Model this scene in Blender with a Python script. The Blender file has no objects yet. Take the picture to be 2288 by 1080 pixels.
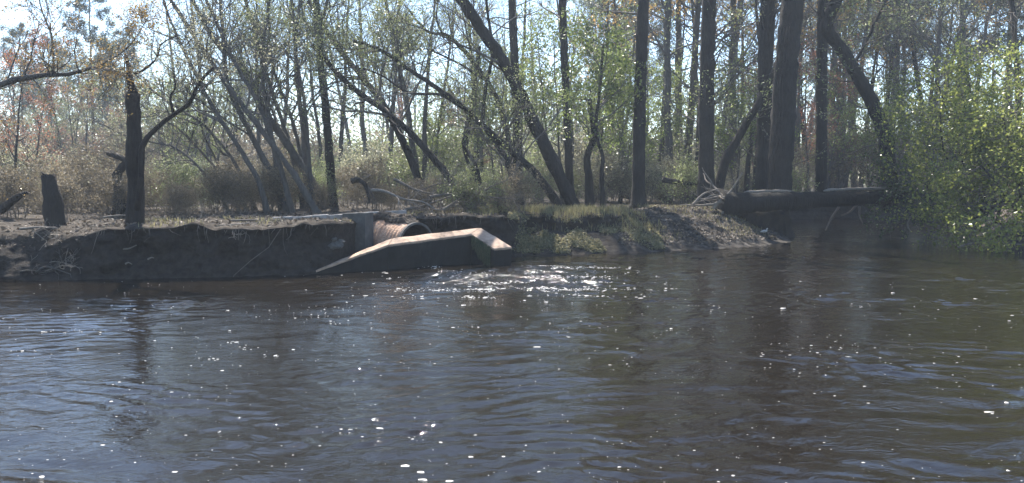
import bpy, math
import numpy as np
from mathutils import Vector
from mathutils.bvhtree import BVHTree

# ------------------------------------------------------------------ camera, sky, sun, exposure
scene = bpy.context.scene
COL = scene.collection
F, CX, CY, H, HORIZON = 1904.0, 1144.0, 540.0, 2.0, 405.0
PITCH = math.atan((CY - HORIZON) / F)
SUN_AZ, SUN_EL = math.radians(-18.0), math.radians(54.0)      # azimuth from +Y towards +X

cam_data = bpy.data.cameras.new('camera')
cam = bpy.data.objects.new('camera', cam_data)
COL.objects.link(cam)
cam.location = (0, 0, H)
cam.rotation_euler = (math.pi / 2 - PITCH, 0, 0)
cam_data.sensor_width = 36.0
cam_data.lens = 36.0 * F / 2288.0
cam_data.clip_start, cam_data.clip_end = 0.05, 5000
scene.camera = cam

world = bpy.data.worlds.new('World')
scene.world = world
world.use_nodes = True
wn = world.node_tree.nodes
wl = world.node_tree.links
wn.clear()
sky = wn.new('ShaderNodeTexSky')
sky.sky_type = 'NISHITA'
sky.sun_disc = False
sky.sun_elevation = SUN_EL
sky.sun_rotation = SUN_AZ
sky.air_density, sky.dust_density, sky.ozone_density = 1.0, 0.25, 2.6
bg = wn.new('ShaderNodeBackground')
bg.inputs[1].default_value = 0.1
wo = wn.new('ShaderNodeOutputWorld')
wl.new(sky.outputs[0], bg.inputs[0])
wl.new(bg.outputs[0], wo.inputs[0])

sun_data = bpy.data.lights.new('sun', 'SUN')
sun_data.energy = 5.0
sun_data.angle = math.radians(0.53)
sun_data.color = (1.0, 0.94, 0.85)
sun = bpy.data.objects.new('sun', sun_data)
COL.objects.link(sun)
sdir = Vector((math.sin(SUN_AZ) * math.cos(SUN_EL), math.cos(SUN_AZ) * math.cos(SUN_EL), math.sin(SUN_EL)))
sun.rotation_euler = sdir.to_track_quat('Z', 'Y').to_euler()
sun.location = sdir * 60

vs = scene.view_settings
vs.view_transform = 'Standard'
vs.look = 'None'
vs.exposure = 1.7
vs.gamma = 1.0
vs.use_curve_mapping = False
scene.cycles.use_denoising = True
scene.cycles.use_adaptive_sampling = True
scene.cycles.adaptive_threshold = 0.02
scene.cycles.max_bounces = 6
scene.cycles.transparent_max_bounces = 4
scene.cycles.volume_bounces = 0
scene.cycles.sample_clamp_indirect = 4.0
scene.cycles.caustics_reflective = False
scene.cycles.caustics_refractive = False

# ------------------------------------------------------------------ helpers
CP, SP = math.cos(PITCH), math.sin(PITCH)


def at(px, py, Y):
    """world point that the photograph shows at (px, py) when it stands Y metres ahead"""
    dx, dz = (px - CX) / F, (CY - py) / F
    dy, dzz = CP + dz * SP, -SP + dz * CP
    t = Y / dy
    return np.array((dx * t, Y, H + dzz * t))


def on_z(px, py, z):
    dx, dz = (px - CX) / F, (CY - py) / F
    dy, dzz = CP + dz * SP, -SP + dz * CP
    t = (z - H) / dzz
    return np.array((dx * t, dy * t, z))


def sstep(a, b, x):
    t = np.clip((np.asarray(x, float) - a) / (b - a), 0, 1)
    return t * t * (3 - 2 * t)


def vnoise(x, y, seed=0):
    """value noise on a lattice, vectorised"""
    def h(i, j):
        n = (i.astype(np.int64) * 374761393 + j.astype(np.int64) * 668265263 + seed * 1442695041) & 0x7fffffff
        n = ((n ^ (n >> 13)) * 1274126177) & 0x7fffffff
        return ((n ^ (n >> 16)) & 0xffff) / 65535.0
    x = np.asarray(x, float); y = np.asarray(y, float)
    i, j = np.floor(x), np.floor(y)
    u, v = x - i, y - j
    u, v = u * u * (3 - 2 * u), v * v * (3 - 2 * v)
    a, b, c, d = h(i, j), h(i + 1, j), h(i, j + 1), h(i + 1, j + 1)
    return (a * (1 - u) + b * u) * (1 - v) + (c * (1 - u) + d * u) * v - 0.5


def fbm(x, y, seed=0, oct=4):
    s, a = 0, 1.0
    for k in range(oct):
        s = s + a * vnoise(x * 2 ** k + 17.3 * k, y * 2 ** k - 9.1 * k, seed + k)
        a *= 0.5
    return s


def unit(v):
    return v / np.maximum(np.linalg.norm(v, axis=-1, keepdims=True), 1e-9)


class MB:
    """collects quads and triangles for ONE mesh"""
    def __init__(self):
        self.v, self.q, self.t, self.n = [], [], [], 0

    def add(self, V, Q=None, T=None):
        V = np.asarray(V, float).reshape(-1, 3)
        if Q is not None and len(Q): self.q.append(np.asarray(Q, np.int64) + self.n)
        if T is not None and len(T): self.t.append(np.asarray(T, np.int64) + self.n)
        self.v.append(V); self.n += len(V)

    def grid(self, P, wrap=False):
        """P: (rows, cols, 3)"""
        r, c = P.shape[:2]
        i = np.arange(r * c).reshape(r, c)
        if wrap:
            i = np.concatenate([i, i[:, :1]], 1)
        Q = np.stack([i[:-1, :-1], i[:-1, 1:], i[1:, 1:], i[1:, :-1]], -1).reshape(-1, 4)
        self.add(P.reshape(-1, 3), Q)

    def tubes(self, P, R, k, cap=False):
        """P: (m, n, 3) polylines, R: (m, n) radii"""
        P = np.asarray(P, float); R = np.asarray(R, float)
        m, n = P.shape[:2]
        T = unit(np.gradient(P, axis=1))
        mean = unit(P[:, -1] - P[:, 0])
        ref = np.where(np.abs(mean[:, 2:3]) < 0.8, np.array([[0, 0, 1.0]]), np.array([[1.0, 0.13, 0]]))
        U = unit(np.cross(T, ref[:, None, :]))
        W = np.cross(T, U)
        a = np.arange(k) / k * 2 * math.pi
        V = P[:, :, None, :] + R[:, :, None, None] * (np.cos(a)[None, None, :, None] * U[:, :, None, :] + np.sin(a)[None, None, :, None] * W[:, :, None, :])
        i = np.arange(m * n * k).reshape(m, n, k)
        j = np.roll(i, -1, axis=2)
        Q = np.stack([i[:, :-1], j[:, :-1], j[:, 1:], i[:, 1:]], -1).reshape(-1, 4)
        start = self.n
        self.add(V, Q)
        if cap:
            for mm in range(m):
                for ring, c, flip in ((i[mm, 0], P[mm, 0], True), (i[mm, -1], P[mm, -1], False)):
                    base = self.n
                    self.v.append(c.reshape(1, 3)); self.n += 1
                    r = ring + start
                    r2 = np.roll(r, -1)
                    tri = np.stack([r2, r, np.full(k, base)], -1) if flip else np.stack([r, r2, np.full(k, base)], -1)
                    self.t.append(tri)
        return self

    def box(self, pts8):
        """8 corners: bottom 4 ccw, top 4 ccw"""
        self.add(pts8, [[3, 2, 1, 0], [4, 5, 6, 7], [0, 1, 5, 4], [1, 2, 6, 5], [2, 3, 7, 6], [3, 0, 4, 7]])

    def mesh(self, name, smooth=True, origin=None):
        V = np.concatenate(self.v) if self.v else np.zeros((0, 3))
        if origin is not None:
            V = V - np.asarray(origin)
        q = np.concatenate(self.q) if self.q else np.zeros((0, 4), np.int64)
        t = np.concatenate(self.t) if self.t else np.zeros((0, 3), np.int64)
        me = bpy.data.meshes.new(name)
        me.vertices.add(len(V))
        me.vertices.foreach_set('co', V.astype(np.float32).ravel())
        nl = len(q) * 4 + len(t) * 3
        me.loops.add(nl)
        me.loops.foreach_set('vertex_index', np.concatenate([q.ravel(), t.ravel()]).astype(np.int32))
        me.polygons.add(len(q) + len(t))
        ls = np.concatenate([np.arange(len(q)) * 4, len(q) * 4 + np.arange(len(t)) * 3]).astype(np.int32)
        me.polygons.foreach_set('loop_start', ls)
        me.update(calc_edges=True)
        me.polygons.foreach_set('use_smooth', np.full(len(q) + len(t), smooth, bool))
        me.validate()
        return me


def tag(o, label=None, cat=None, group=None, kind=None):
    if label: o['label'] = label
    if cat: o['category'] = cat
    if group: o['group'] = group
    if kind: o['kind'] = kind
    return o


def obj(name, me, material, parent=None, loc=(0, 0, 0)):
    if isinstance(me, MB):
        me = me.mesh(name)
    if material is not None and not me.materials:
        me.materials.append(material)
    o = bpy.data.objects.new(name, me)
    COL.objects.link(o)
    o.location = loc
    o.parent = parent
    return o


def empty(name, loc):
    o = bpy.data.objects.new(name, None)
    o.empty_display_size = 0.2
    COL.objects.link(o)
    o.location = loc
    return o


# ------------------------------------------------------------------ materials
def new_mat(name):
    m = bpy.data.materials.new(name)
    m.use_nodes = True
    nt = m.node_tree
    nt.nodes.clear()
    out = nt.nodes.new('ShaderNodeOutputMaterial')
    return m, nt.nodes, nt.links, out


def rgb(c):
    return (c[0], c[1], c[2], 1)


def ramp(n, stops):
    r = n.new('ShaderNodeValToRGB')
    e = r.color_ramp.elements
    while len(e) < len(stops):
        e.new(0.5)
    for x, (p, c) in zip(e, stops):
        x.position = p; x.color = rgb(c)
    return r


def noise(n, l, scale, detail=4, rough=0.55, vec=None, dist=0.0):
    t = n.new('ShaderNodeTexNoise')
    t.inputs['Scale'].default_value = scale
    t.inputs['Detail'].default_value = detail
    t.inputs['Roughness'].default_value = rough
    t.inputs['Distortion'].default_value = dist
    if vec is not None:
        l.new(vec, t.inputs['Vector'])
    return t


def coords(n, l, scale=(1, 1, 1), kind='Object'):
    tc = n.new('ShaderNodeTexCoord')
    mp = n.new('ShaderNodeMapping')
    mp.inputs['Scale'].default_value = scale
    l.new(tc.outputs[kind], mp.inputs[0])
    return mp.outputs[0]


def bark(name, c1, c2, scale=1.0, bump=0.6):
    m, n, l, out = new_mat(name)
    v = coords(n, l, (14 * scale, 14 * scale, 3 * scale))
    a = noise(n, l, 1.6, 6, 0.65, v, 0.4)
    v2 = coords(n, l)
    b = noise(n, l, 1.3, 3, 0.5, v2)
    r = ramp(n, [(0.3, c1), (0.72, c2)])
    mx = n.new('ShaderNodeMath'); mx.operation = 'ADD'
    mx2 = n.new('ShaderNodeMath'); mx2.operation = 'MULTIPLY'; mx2.inputs[1].default_value = 0.5
    l.new(a.outputs[0], mx.inputs[0]); l.new(b.outputs[0], mx.inputs[1]); l.new(mx.outputs[0], mx2.inputs[0])
    l.new(mx2.outputs[0], r.inputs[0])
    p = n.new('ShaderNodeBsdfPrincipled')
    p.inputs['Roughness'].default_value = 0.9
    p.inputs['Specular IOR Level'].default_value = 0.2
    l.new(r.outputs[0], p.inputs['Base Color'])
    bp = n.new('ShaderNodeBump'); bp.inputs['Strength'].default_value = min(1, bump * 1.6); bp.inputs['Distance'].default_value = 0.08
    l.new(a.outputs[0], bp.inputs['Height']); l.new(bp.outputs[0], p.inputs['Normal'])
    l.new(p.outputs[0], out.inputs[0])
    return m


def leafmat(name, c1, c2, trans=0.5, gloss=0.35):
    m, n, l, out = new_mat(name)
    g = n.new('ShaderNodeNewGeometry')
    oi = n.new('ShaderNodeObjectInfo')
    r = ramp(n, [(0.0, c1), (1.0, c2)])
    l.new(g.outputs['Random Per Island'], r.inputs[0])
    hs = n.new('ShaderNodeHueSaturation')
    mr = n.new('ShaderNodeMapRange'); mr.inputs[3].default_value = 0.75; mr.inputs[4].default_value = 1.2
    l.new(oi.outputs['Random'], mr.inputs[0]); l.new(mr.outputs[0], hs.inputs['Value'])
    l.new(r.outputs[0], hs.inputs['Color'])
    p = n.new('ShaderNodeBsdfPrincipled')
    p.inputs['Roughness'].default_value = gloss
    p.inputs['Specular IOR Level'].default_value = 0.45
    l.new(hs.outputs[0], p.inputs['Base Color'])
    t = n.new('ShaderNodeBsdfTranslucent')
    l.new(hs.outputs[0], t.inputs[0])
    mx = n.new('ShaderNodeMixShader'); mx.inputs[0].default_value = trans
    l.new(p.outputs[0], mx.inputs[1]); l.new(t.outputs[0], mx.inputs[2])
    l.new(mx.outputs[0], out.inputs[0])
    return m


def rough(name, stops, scale=6, bump=0.5, dist=0.03, rg=0.9, detail=6, stretch=(1, 1, 1)):
    m, n, l, out = new_mat(name)
    v = coords(n, l, stretch)
    a = noise(n, l, scale, detail, 0.62, v)
    b = noise(n, l, scale * 0.17, 3, 0.5, v)
    ad = n.new('ShaderNodeMath'); ad.operation = 'ADD'
    ml = n.new('ShaderNodeMath'); ml.operation = 'MULTIPLY'; ml.inputs[1].default_value = 0.5
    l.new(a.outputs[0], ad.inputs[0]); l.new(b.outputs[0], ad.inputs[1]); l.new(ad.outputs[0], ml.inputs[0])
    r = ramp(n, stops)
    l.new(ml.outputs[0], r.inputs[0])
    p = n.new('ShaderNodeBsdfPrincipled')
    p.inputs['Roughness'].default_value = rg
    p.inputs['Specular IOR Level'].default_value = 0.25
    l.new(r.outputs[0], p.inputs['Base Color'])
    bp = n.new('ShaderNodeBump'); bp.inputs['Strength'].default_value = bump; bp.inputs['Distance'].default_value = dist
    l.new(a.outputs[0], bp.inputs['Height']); l.new(bp.outputs[0], p.inputs['Normal'])
    l.new(p.outputs[0], out.inputs[0])
    return m


M = {}
M['bark_dark'] = bark('bark_dark', (0.018, 0.016, 0.014), (0.06, 0.052, 0.046))
M['bark_grey'] = bark('bark_grey', (0.055, 0.05, 0.046), (0.15, 0.138, 0.125))
M['bark_snag'] = bark('bark_snag', (0.014, 0.012, 0.011), (0.06, 0.05, 0.043))
M['twig'] = bark('twig', (0.075, 0.066, 0.06), (0.16, 0.145, 0.13), 1.0, 0.2)
M['log_bark'] = bark('log_bark', (0.01, 0.009, 0.008), (0.035, 0.031, 0.028))
M['deadwood'] = bark('deadwood', (0.11, 0.095, 0.08), (0.27, 0.245, 0.215), 1.0, 0.3)
M['brush'] = bark('brush', (0.07, 0.06, 0.052), (0.2, 0.175, 0.15), 1.0, 0.3)
M['leaf_spring'] = leafmat('leaf_spring', (0.15, 0.18, 0.07), (0.31, 0.34, 0.16))
M['leaf_bright'] = leafmat('leaf_bright', (0.13, 0.18, 0.04), (0.27, 0.32, 0.10))
M['leaf_bush'] = leafmat('leaf_bush', (0.13, 0.165, 0.035), (0.34, 0.37, 0.1), 0.58, 0.28)
M['leaf_pale'] = leafmat('leaf_pale', (0.2, 0.195, 0.12), (0.36, 0.345, 0.23))
M['leaf_tan'] = leafmat('leaf_tan', (0.125, 0.102, 0.066), (0.26, 0.217, 0.142), 0.4, 0.6)
M['leaf_orange'] = leafmat('leaf_orange', (0.26, 0.17, 0.05), (0.42, 0.28, 0.1))
M['leaf_red'] = leafmat('leaf_red', (0.2, 0.075, 0.045), (0.34, 0.16, 0.1))
M['leaf_pine'] = leafmat('leaf_pine', (0.025, 0.045, 0.02), (0.06, 0.085, 0.04), 0.25, 0.5)
M['leaf_dark'] = leafmat('leaf_dark', (0.03, 0.055, 0.018), (0.07, 0.1, 0.035), 0.35, 0.3)
M['grass'] = leafmat('grass', (0.13, 0.125, 0.055), (0.31, 0.28, 0.15), 0.45, 0.5)
M['cover'] = leafmat('cover', (0.15, 0.145, 0.075), (0.38, 0.34, 0.2), 0.45, 0.5)
M['litter'] = leafmat('litter', (0.05, 0.038, 0.028), (0.2, 0.16, 0.12), 0.15, 0.7)
M['moss'] = leafmat('moss', (0.03, 0.045, 0.018), (0.09, 0.1, 0.05), 0.3, 0.6)
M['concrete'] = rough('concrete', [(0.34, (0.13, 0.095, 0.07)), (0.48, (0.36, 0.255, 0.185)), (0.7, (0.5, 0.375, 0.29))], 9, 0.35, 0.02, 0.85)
M['stain_shade'] = rough('stain_shade', [(0.3, (0.009, 0.009, 0.008)), (0.55, (0.02, 0.019, 0.017)), (0.8, (0.05, 0.047, 0.04))], 7, 0.4, 0.02, 0.8, 6, (1, 1, .4))  # algae stain plus backlit shade, both put into the near-black colour
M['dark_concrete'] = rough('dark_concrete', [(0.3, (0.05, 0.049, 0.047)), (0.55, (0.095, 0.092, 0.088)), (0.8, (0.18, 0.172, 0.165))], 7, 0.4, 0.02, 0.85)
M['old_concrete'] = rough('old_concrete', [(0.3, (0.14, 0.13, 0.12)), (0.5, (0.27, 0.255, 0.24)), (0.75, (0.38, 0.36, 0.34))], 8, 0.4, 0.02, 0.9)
M['pipe'] = rough('pipe', [(0.34, (0.2, 0.115, 0.075)), (0.48, (0.4, 0.25, 0.17)), (0.68, (0.58, 0.42, 0.31))], 26, 0.9, 0.03, 0.9)
M['soil'] = rough('soil', [(0.3, (0.03, 0.024, 0.02)), (0.6, (0.075, 0.06, 0.048)), (0.8, (0.14, 0.115, 0.09))], 9, 0.9, 0.06, 0.95)
M['shaded_soil'] = rough('shaded_soil', [(0.3, (0.008, 0.007, 0.006)), (0.6, (0.02, 0.017, 0.014)), (0.8, (0.04, 0.034, 0.028))], 9, 0.9, 0.06, 0.8)  # darker copy of the soil, the log's shade put into its colour
M['foam_glints'] = rough('foam_glints', [(0.2, (0.45, 0.42, 0.38)), (0.8, (0.66, 0.64, 0.61))], 60, 0.6, 0.01, 0.6)
M['feather'] = rough('feather', [(0.3, (0.26, 0.25, 0.23)), (0.6, (0.5, 0.48, 0.45))], 30, 0.1, 0.01, 0.8)
M['beak'] = rough('beak', [(0.3, (0.05, 0.045, 0.04)), (0.6, (0.1, 0.085, 0.06))], 30, 0.1, 0.01, 0.6)


def ground_mat():
    m, n, l, out = new_mat('ground')
    v = coords(n, l)
    a = noise(n, l, 7, 7, 0.65, v)
    b = noise(n, l, 0.9, 4, 0.55, v)
    c = noise(n, l, 38, 4, 0.6, v)
    litter = ramp(n, [(0.32, (0.02, 0.016, 0.013)), (0.5, (0.045, 0.037, 0.03)), (0.68, (0.095, 0.08, 0.064))])
    l.new(a.outputs[0], litter.inputs[0])
    soil = ramp(n, [(0.3, (0.02, 0.017, 0.015)), (0.7, (0.052, 0.044, 0.038))])
    l.new(a.outputs[0], soil.inputs[0])
    sand = ramp(n, [(0.36, (0.016, 0.014, 0.012)), (0.5, (0.05, 0.043, 0.037)), (0.68, (0.125, 0.11, 0.095))])
    ad = n.new('ShaderNodeMath'); ad.operation = 'MULTIPLY_ADD'; ad.inputs[1].default_value = 0.5
    hb = n.new('ShaderNodeMath'); hb.operation = 'MULTIPLY'; hb.inputs[1].default_value = 0.5
    l.new(b.outputs[0], hb.inputs[0])
    l.new(a.outputs[0], ad.inputs[0]); l.new(hb.outputs[0], ad.inputs[2])
    st = noise(n, l, 2.2, 6, 0.65, coords(n, l, (0.7, 3.4, 3.4)), 0.5)
    l.new(st.outputs[0], sand.inputs[0])
    at_ = n.new('ShaderNodeAttribute'); at_.attribute_name = 'sand'
    af = n.new('ShaderNodeAttribute'); af.attribute_name = 'face'
    m1 = n.new('ShaderNodeMixRGB'); m2 = n.new('ShaderNodeMixRGB')
    l.new(at_.outputs['Fac'], m1.inputs[0]); l.new(litter.outputs[0], m1.inputs[1]); l.new(sand.outputs[0], m1.inputs[2])
    l.new(af.outputs['Fac'], m2.inputs[0]); l.new(m1.outputs[0], m2.inputs[1]); l.new(soil.outputs[0], m2.inputs[2])
    p = n.new('ShaderNodeBsdfPrincipled')
    p.inputs['Roughness'].default_value = 0.95
    p.inputs['Specular IOR Level'].default_value = 0.15
    l.new(m2.outputs[0], p.inputs['Base Color'])
    h = n.new('ShaderNodeMath'); h.operation = 'MULTIPLY_ADD'; h.inputs[1].default_value = 0.35
    l.new(c.outputs[0], h.inputs[0]); l.new(a.outputs[0], h.inputs[2])
    bp = n.new('ShaderNodeBump'); bp.inputs['Strength'].default_value = 0.8; bp.inputs['Distance'].default_value = 0.08
    l.new(h.outputs[0], bp.inputs['Height']); l.new(bp.outputs[0], p.inputs['Normal'])
    l.new(p.outputs[0], out.inputs[0])
    return m


M['ground'] = ground_mat()


def water_mat():
    m, n, l, out = new_mat('water')
    ch = n.new('ShaderNodeAttribute'); ch.attribute_name = 'chop'
    v1 = coords(n, l, (1.0, 1.5, 1.0))
    a = noise(n, l, 5.5, 3, 0.5, v1, 1.2)
    b = noise(n, l, 19, 3, 0.55, v1, 0.6)
    c = noise(n, l, 9, 3, 0.6, v1, 0.3)
    p = n.new('ShaderNodeBsdfPrincipled')
    p.inputs['Base Color'].default_value = (0.010, 0.008, 0.0058, 1)
    mr = n.new('ShaderNodeMapRange'); mr.inputs[3].default_value = 0.03; mr.inputs[4].default_value = 0.11
    l.new(ch.outputs['Fac'], mr.inputs[0]); l.new(mr.outputs[0], p.inputs['Roughness'])
    p.inputs['IOR'].default_value = 1.333
    p.inputs['Specular IOR Level'].default_value = 0.5
    b1 = n.new('ShaderNodeBump'); b1.inputs['Strength'].default_value = 1.0; b1.inputs['Distance'].default_value = 0.008
    b2 = n.new('ShaderNodeBump'); b2.inputs['Strength'].default_value = 1.0; b2.inputs['Distance'].default_value = 0.0016
    b3 = n.new('ShaderNodeBump'); b3.inputs['Distance'].default_value = 0.055
    l.new(a.outputs[0], b1.inputs['Height']); l.new(b.outputs[0], b2.inputs['Height']); l.new(c.outputs[0], b3.inputs['Height'])
    l.new(b1.outputs[0], b2.inputs['Normal']); l.new(b2.outputs[0], b3.inputs['Normal'])
    l.new(ch.outputs['Fac'], b3.inputs['Strength'])
    l.new(b3.outputs[0], p.inputs['Normal'])
    l.new(p.outputs[0], out.inputs[0])
    return m


M['water'] = water_mat()

# ------------------------------------------------------------------ ground: one sheet from under the water to the horizon
shore_px = [(-1500, 640), (-700, 634), (-300, 632), (-60, 630), (60, 629), (130, 628), (400, 622), (600, 618), (700, 613), (745, 609)]
shore = [on_z(a, b, 0)[:2] for a, b in shore_px]
shore = [(-160, 22.0)] + [tuple(s) for s in shore] + [(-3.62, 19.9), (-3.25, 21.3), (-2.4, 22.2), (-1.6, 22.35), (-0.6, 22.3), (0.05, 22.9), (0.6, 23.2)]
shore += [tuple(on_z(a, b, 0)[:2]) for a, b in [(1250, 571), (1400, 566), (1500, 561), (1600, 556), (1700, 549), (1768, 541)]]
shore += [(9.6, 29.4), (9.9, 31.5), (10.4, 36), (11.5, 41), (14, 44.5), (17, 45.5), (21, 45), (30, 46), (60, 50), (160, 60)]
shore = np.array(shore)
xs = np.concatenate([np.linspace(-160, -25, 40), np.linspace(-25, -11, 60)[1:], np.arange(-11, 11, 0.055), np.linspace(11, 30, 70), np.linspace(30, 160, 30)[1:]])
ysh = np.interp(xs, shore[:, 0], shore[:, 1])
ysh = ysh + 0.16 * fbm(xs * 0.9, xs * 0 + 3.3, 5) * (1 + 0 * xs)
w_sand = sstep(2.6, 4.2, xs) * (1 - sstep(9.3, 10.2, xs))
w_slump = sstep(0.0, 0.5, xs) * (1 - sstep(3.2, 4.6, xs))
w_left = 1 - sstep(-9.6, -7.9, xs)
vk = np.array([0, .06, .10, .16, .22, .28, .34, .40, .44, .48, .54, .60, .68, .76, .84, .90, .95, 1.0])
cliff_o = np.array([-1.5, -.25, .0, .10, .16, .20, .17, .10, .02, .10, .45, 1.0, 2.2, 5, 12, 40, 160, 900])
cliff_z = np.array([-.7, -.3, .0, .20, .40, .60, .80, .95, 1.03, 1.07, 1.09, 1.08, 1.07, 1.07, 1.1, 1.1, 1.1, 1.1])
sand_o = np.array([-1.5, -.5, .0, .25, .5, .85, 1.25, 1.7, 2.1, 2.5, 3.0, 3.6, 4.6, 7, 14, 40, 160, 900])
sand_z = np.array([-.5, -.16, .0, .10, .19, .31, .45, .62, .76, .88, .98, 1.03, 1.05, 1.07, 1.1, 1.1, 1.1, 1.1])
slump_o = np.array([-1.5, -.4, .0, .2, .4, .65, .9, 1.15, 1.3, 1.38, 1.36, 1.45, 1.8, 5, 12, 40, 160, 900])
slump_z = np.array([-.5, -.2, .0, .14, .26, .38, .48, .54, .56, .72, .93, 1.02, 1.06, 1.07, 1.1, 1.1, 1.1, 1.1])
left_o = np.array([-1.5, -.5, .0, .10, .2, .32, .42, .5, .6, .7, .9, 1.3, 2.3, 5, 12, 40, 160, 900])
left_z = np.array([-.5, -.2, .0, .12, .26, .4, .56, .7, .82, .9, .96, 1.0, 1.03, 1.07, 1.1, 1.1, 1.1, 1.1])
v = np.concatenate([np.linspace(0, .10, 8)[:-1], np.linspace(.10, .60, 62), np.linspace(.60, .84, 34)[1:], np.linspace(.84, 1, 16)[1:]])


def blend(c, s, sl, lf):
    c, s, sl, lf = [np.interp(v, vk, k)[:, None] for k in (c, s, sl, lf)]
    out = c * (1 - w_left) + lf * w_left
    out = out * (1 - w_slump) + sl * w_slump
    return out * (1 - w_sand) + s * w_sand


off = blend(cliff_o, sand_o, slump_o, left_o)
gz = blend(cliff_z, sand_z, slump_z, left_z)
# the spit runs out to a low tip on the right
tip = sstep(6.6, 9.5, xs)[None, :] * (1 - sstep(9.6, 10.6, xs))[None, :]
gz = np.where((gz > 0) & (off < 6), gz * (1 - 0.72 * tip), gz)
fan = 1 + np.clip(off - 12, 0, None) / 60.0
GX = xs[None, :] * fan + 0 * off
GY = ysh[None, :] + off
facew = (1 - sstep(.40, .47, v))[:, None] * (1 - w_sand)[None, :] * (1 - 0.8 * w_slump)[None, :]
facew = np.clip(facew + (sstep(.34, .38, v) * (1 - sstep(.54, .6, v)))[:, None] * (w_slump * (1 - w_sand))[None, :], 0, 1)
land = sstep(-.05, .12, gz)
lump = fbm(GX * 1.3, GY * 1.3, 11, 5)
fine = fbm(GX * 5 + gz * 3, GY * 5 - gz * 4, 23, 4)
face_n = fbm(GX * 2.2, gz * 2.6 + 7, 31, 5)
GY = GY + facew * face_n * 0.30 * land
near = 1 - sstep(40, 90, off)
GZ = gz + land * near * (1 - facew) * (lump * 0.10 + fine * 0.055)
edge_drop = fbm(xs * 1.7, xs * 0 + 9, 41, 4)
GZ = GZ + (sstep(.36, .44, v) * (1 - sstep(.6, .7, v)))[:, None] * (edge_drop * 0.09)[None, :]
sandy_lumps = fbm(GX * 1.3, GY * 4.0 + GX * .6, 53, 4)
GZ = GZ + land * (w_sand)[None, :] * (1 - sstep(3, 6, off)) * sandy_lumps * 0.20
mb = MB()
mb.grid(np.stack([GX, GY, GZ], -1))
gme = mb.mesh('ground')
for nm, val in (('sand', (w_sand[None, :] * (1 - sstep(3.0, 5.5, off))) * np.ones_like(GX)), ('face', facew * np.ones_like(GX))):
    a_ = gme.attributes.new(nm, 'FLOAT', 'POINT')
    a_.data.foreach_set('value', np.clip(val, 0, 1).astype(np.float32).ravel())
ground = tag(obj('ground', gme, M['ground']), kind='structure')
GV = np.stack([GX, GY, GZ], -1)
gverts = [tuple(p) for p in GV.reshape(-1, 3)]
r_, c_ = GX.shape
ii = np.arange(r_ * c_).reshape(r_, c_)
gpoly = np.stack([ii[:-1, :-1], ii[:-1, 1:], ii[1:, 1:], ii[1:, :-1]], -1).reshape(-1, 4).tolist()
gbvh = BVHTree.FromPolygons(gverts, gpoly)


def gz_at(x, y):
    h = gbvh.ray_cast(Vector((x, y, 20)), Vector((0, 0, -1)))
    return h[0].z if h[0] is not None else 1.05


# the bank on the right under the bushes
bx = np.linspace(-1, 60, 90)
by = np.concatenate([np.linspace(22, 34, 60), np.linspace(34, 60, 30)[1:]])
BX, BY = np.meshgrid(bx, by)
BXw = 0.535 * BY + 0.3 + BX + 0.5 * vnoise(BY * 0.7, BY * 0, 3)
d = np.minimum(BX, (BY - 24.6) * 0.8)
BZ = -0.5 + 1.5 * sstep(-0.9, 2.2, d) + fbm(BXw * 1.5, BY * 1.5, 77) * 0.12
mb = MB(); mb.grid(np.stack([BXw, BY, BZ], -1))
tag(obj('bank', mb.mesh('bank'), M['soil']), kind='structure')
# dark cut bank behind the spit, under the root end of the fallen tree
u = np.linspace(0, 1, 60); w = np.linspace(0, 1, 34)
U_, W_ = np.meshgrid(u, w)
CXm = 6.6 + 3.05 * U_ + 0.12 * fbm(W_ * 5, U_ * 9, 8)
prof_o = np.interp(W_, [0, .15, .5, .6, .75, 1], [-.1, 0.0, .06, .12, .8, 3.4])
prof_z = np.interp(W_, [0, .15, .5, .6, .75, 1], [-.5, 0.0, .80, .96, 1.05, 1.1])
side = 1 - sstep(.93, 1.0, U_) * 1.0
CZm = -.5 + (prof_z + .5) * side + .06 * fbm(U_ * 14, W_ * 8, 9)
CYm = 29.5 + prof_o + .22 * fbm(U_ * 10, CZm * 3, 10)
mb = MB(); mb.grid(np.stack([CXm, CYm, CZm], -1))
tag(obj('cut_bank', mb.mesh('cut_bank'), M['shaded_soil']), kind='structure')

# ------------------------------------------------------------------ water
rs = np.random.default_rng(4)


def family(n, lo, hi, slope, spread):
    lam = np.exp(rs.uniform(math.log(lo), math.log(hi), n))
    k = 2 * math.pi / lam
    a = slope * math.sqrt(2.0 / n) / k * rs.uniform(0.6, 1.4, n)
    return a, k, rs.normal(math.pi / 2, spread, n), rs.uniform(0, 6.28, n)


WAVES = [family(26, .42, 1.3, .034, .7), family(44, .16, .40, .095, .5)]
CHOP = family(34, .2, .6, .32, 1.2)


def outlet(x, y):
    """rough water thrown up where the culvert empties"""
    return np.exp(-(((x - 0.35) / 2.3) ** 2 + ((y - 17.6) / 2.4) ** 2) ** 1.5)


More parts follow.
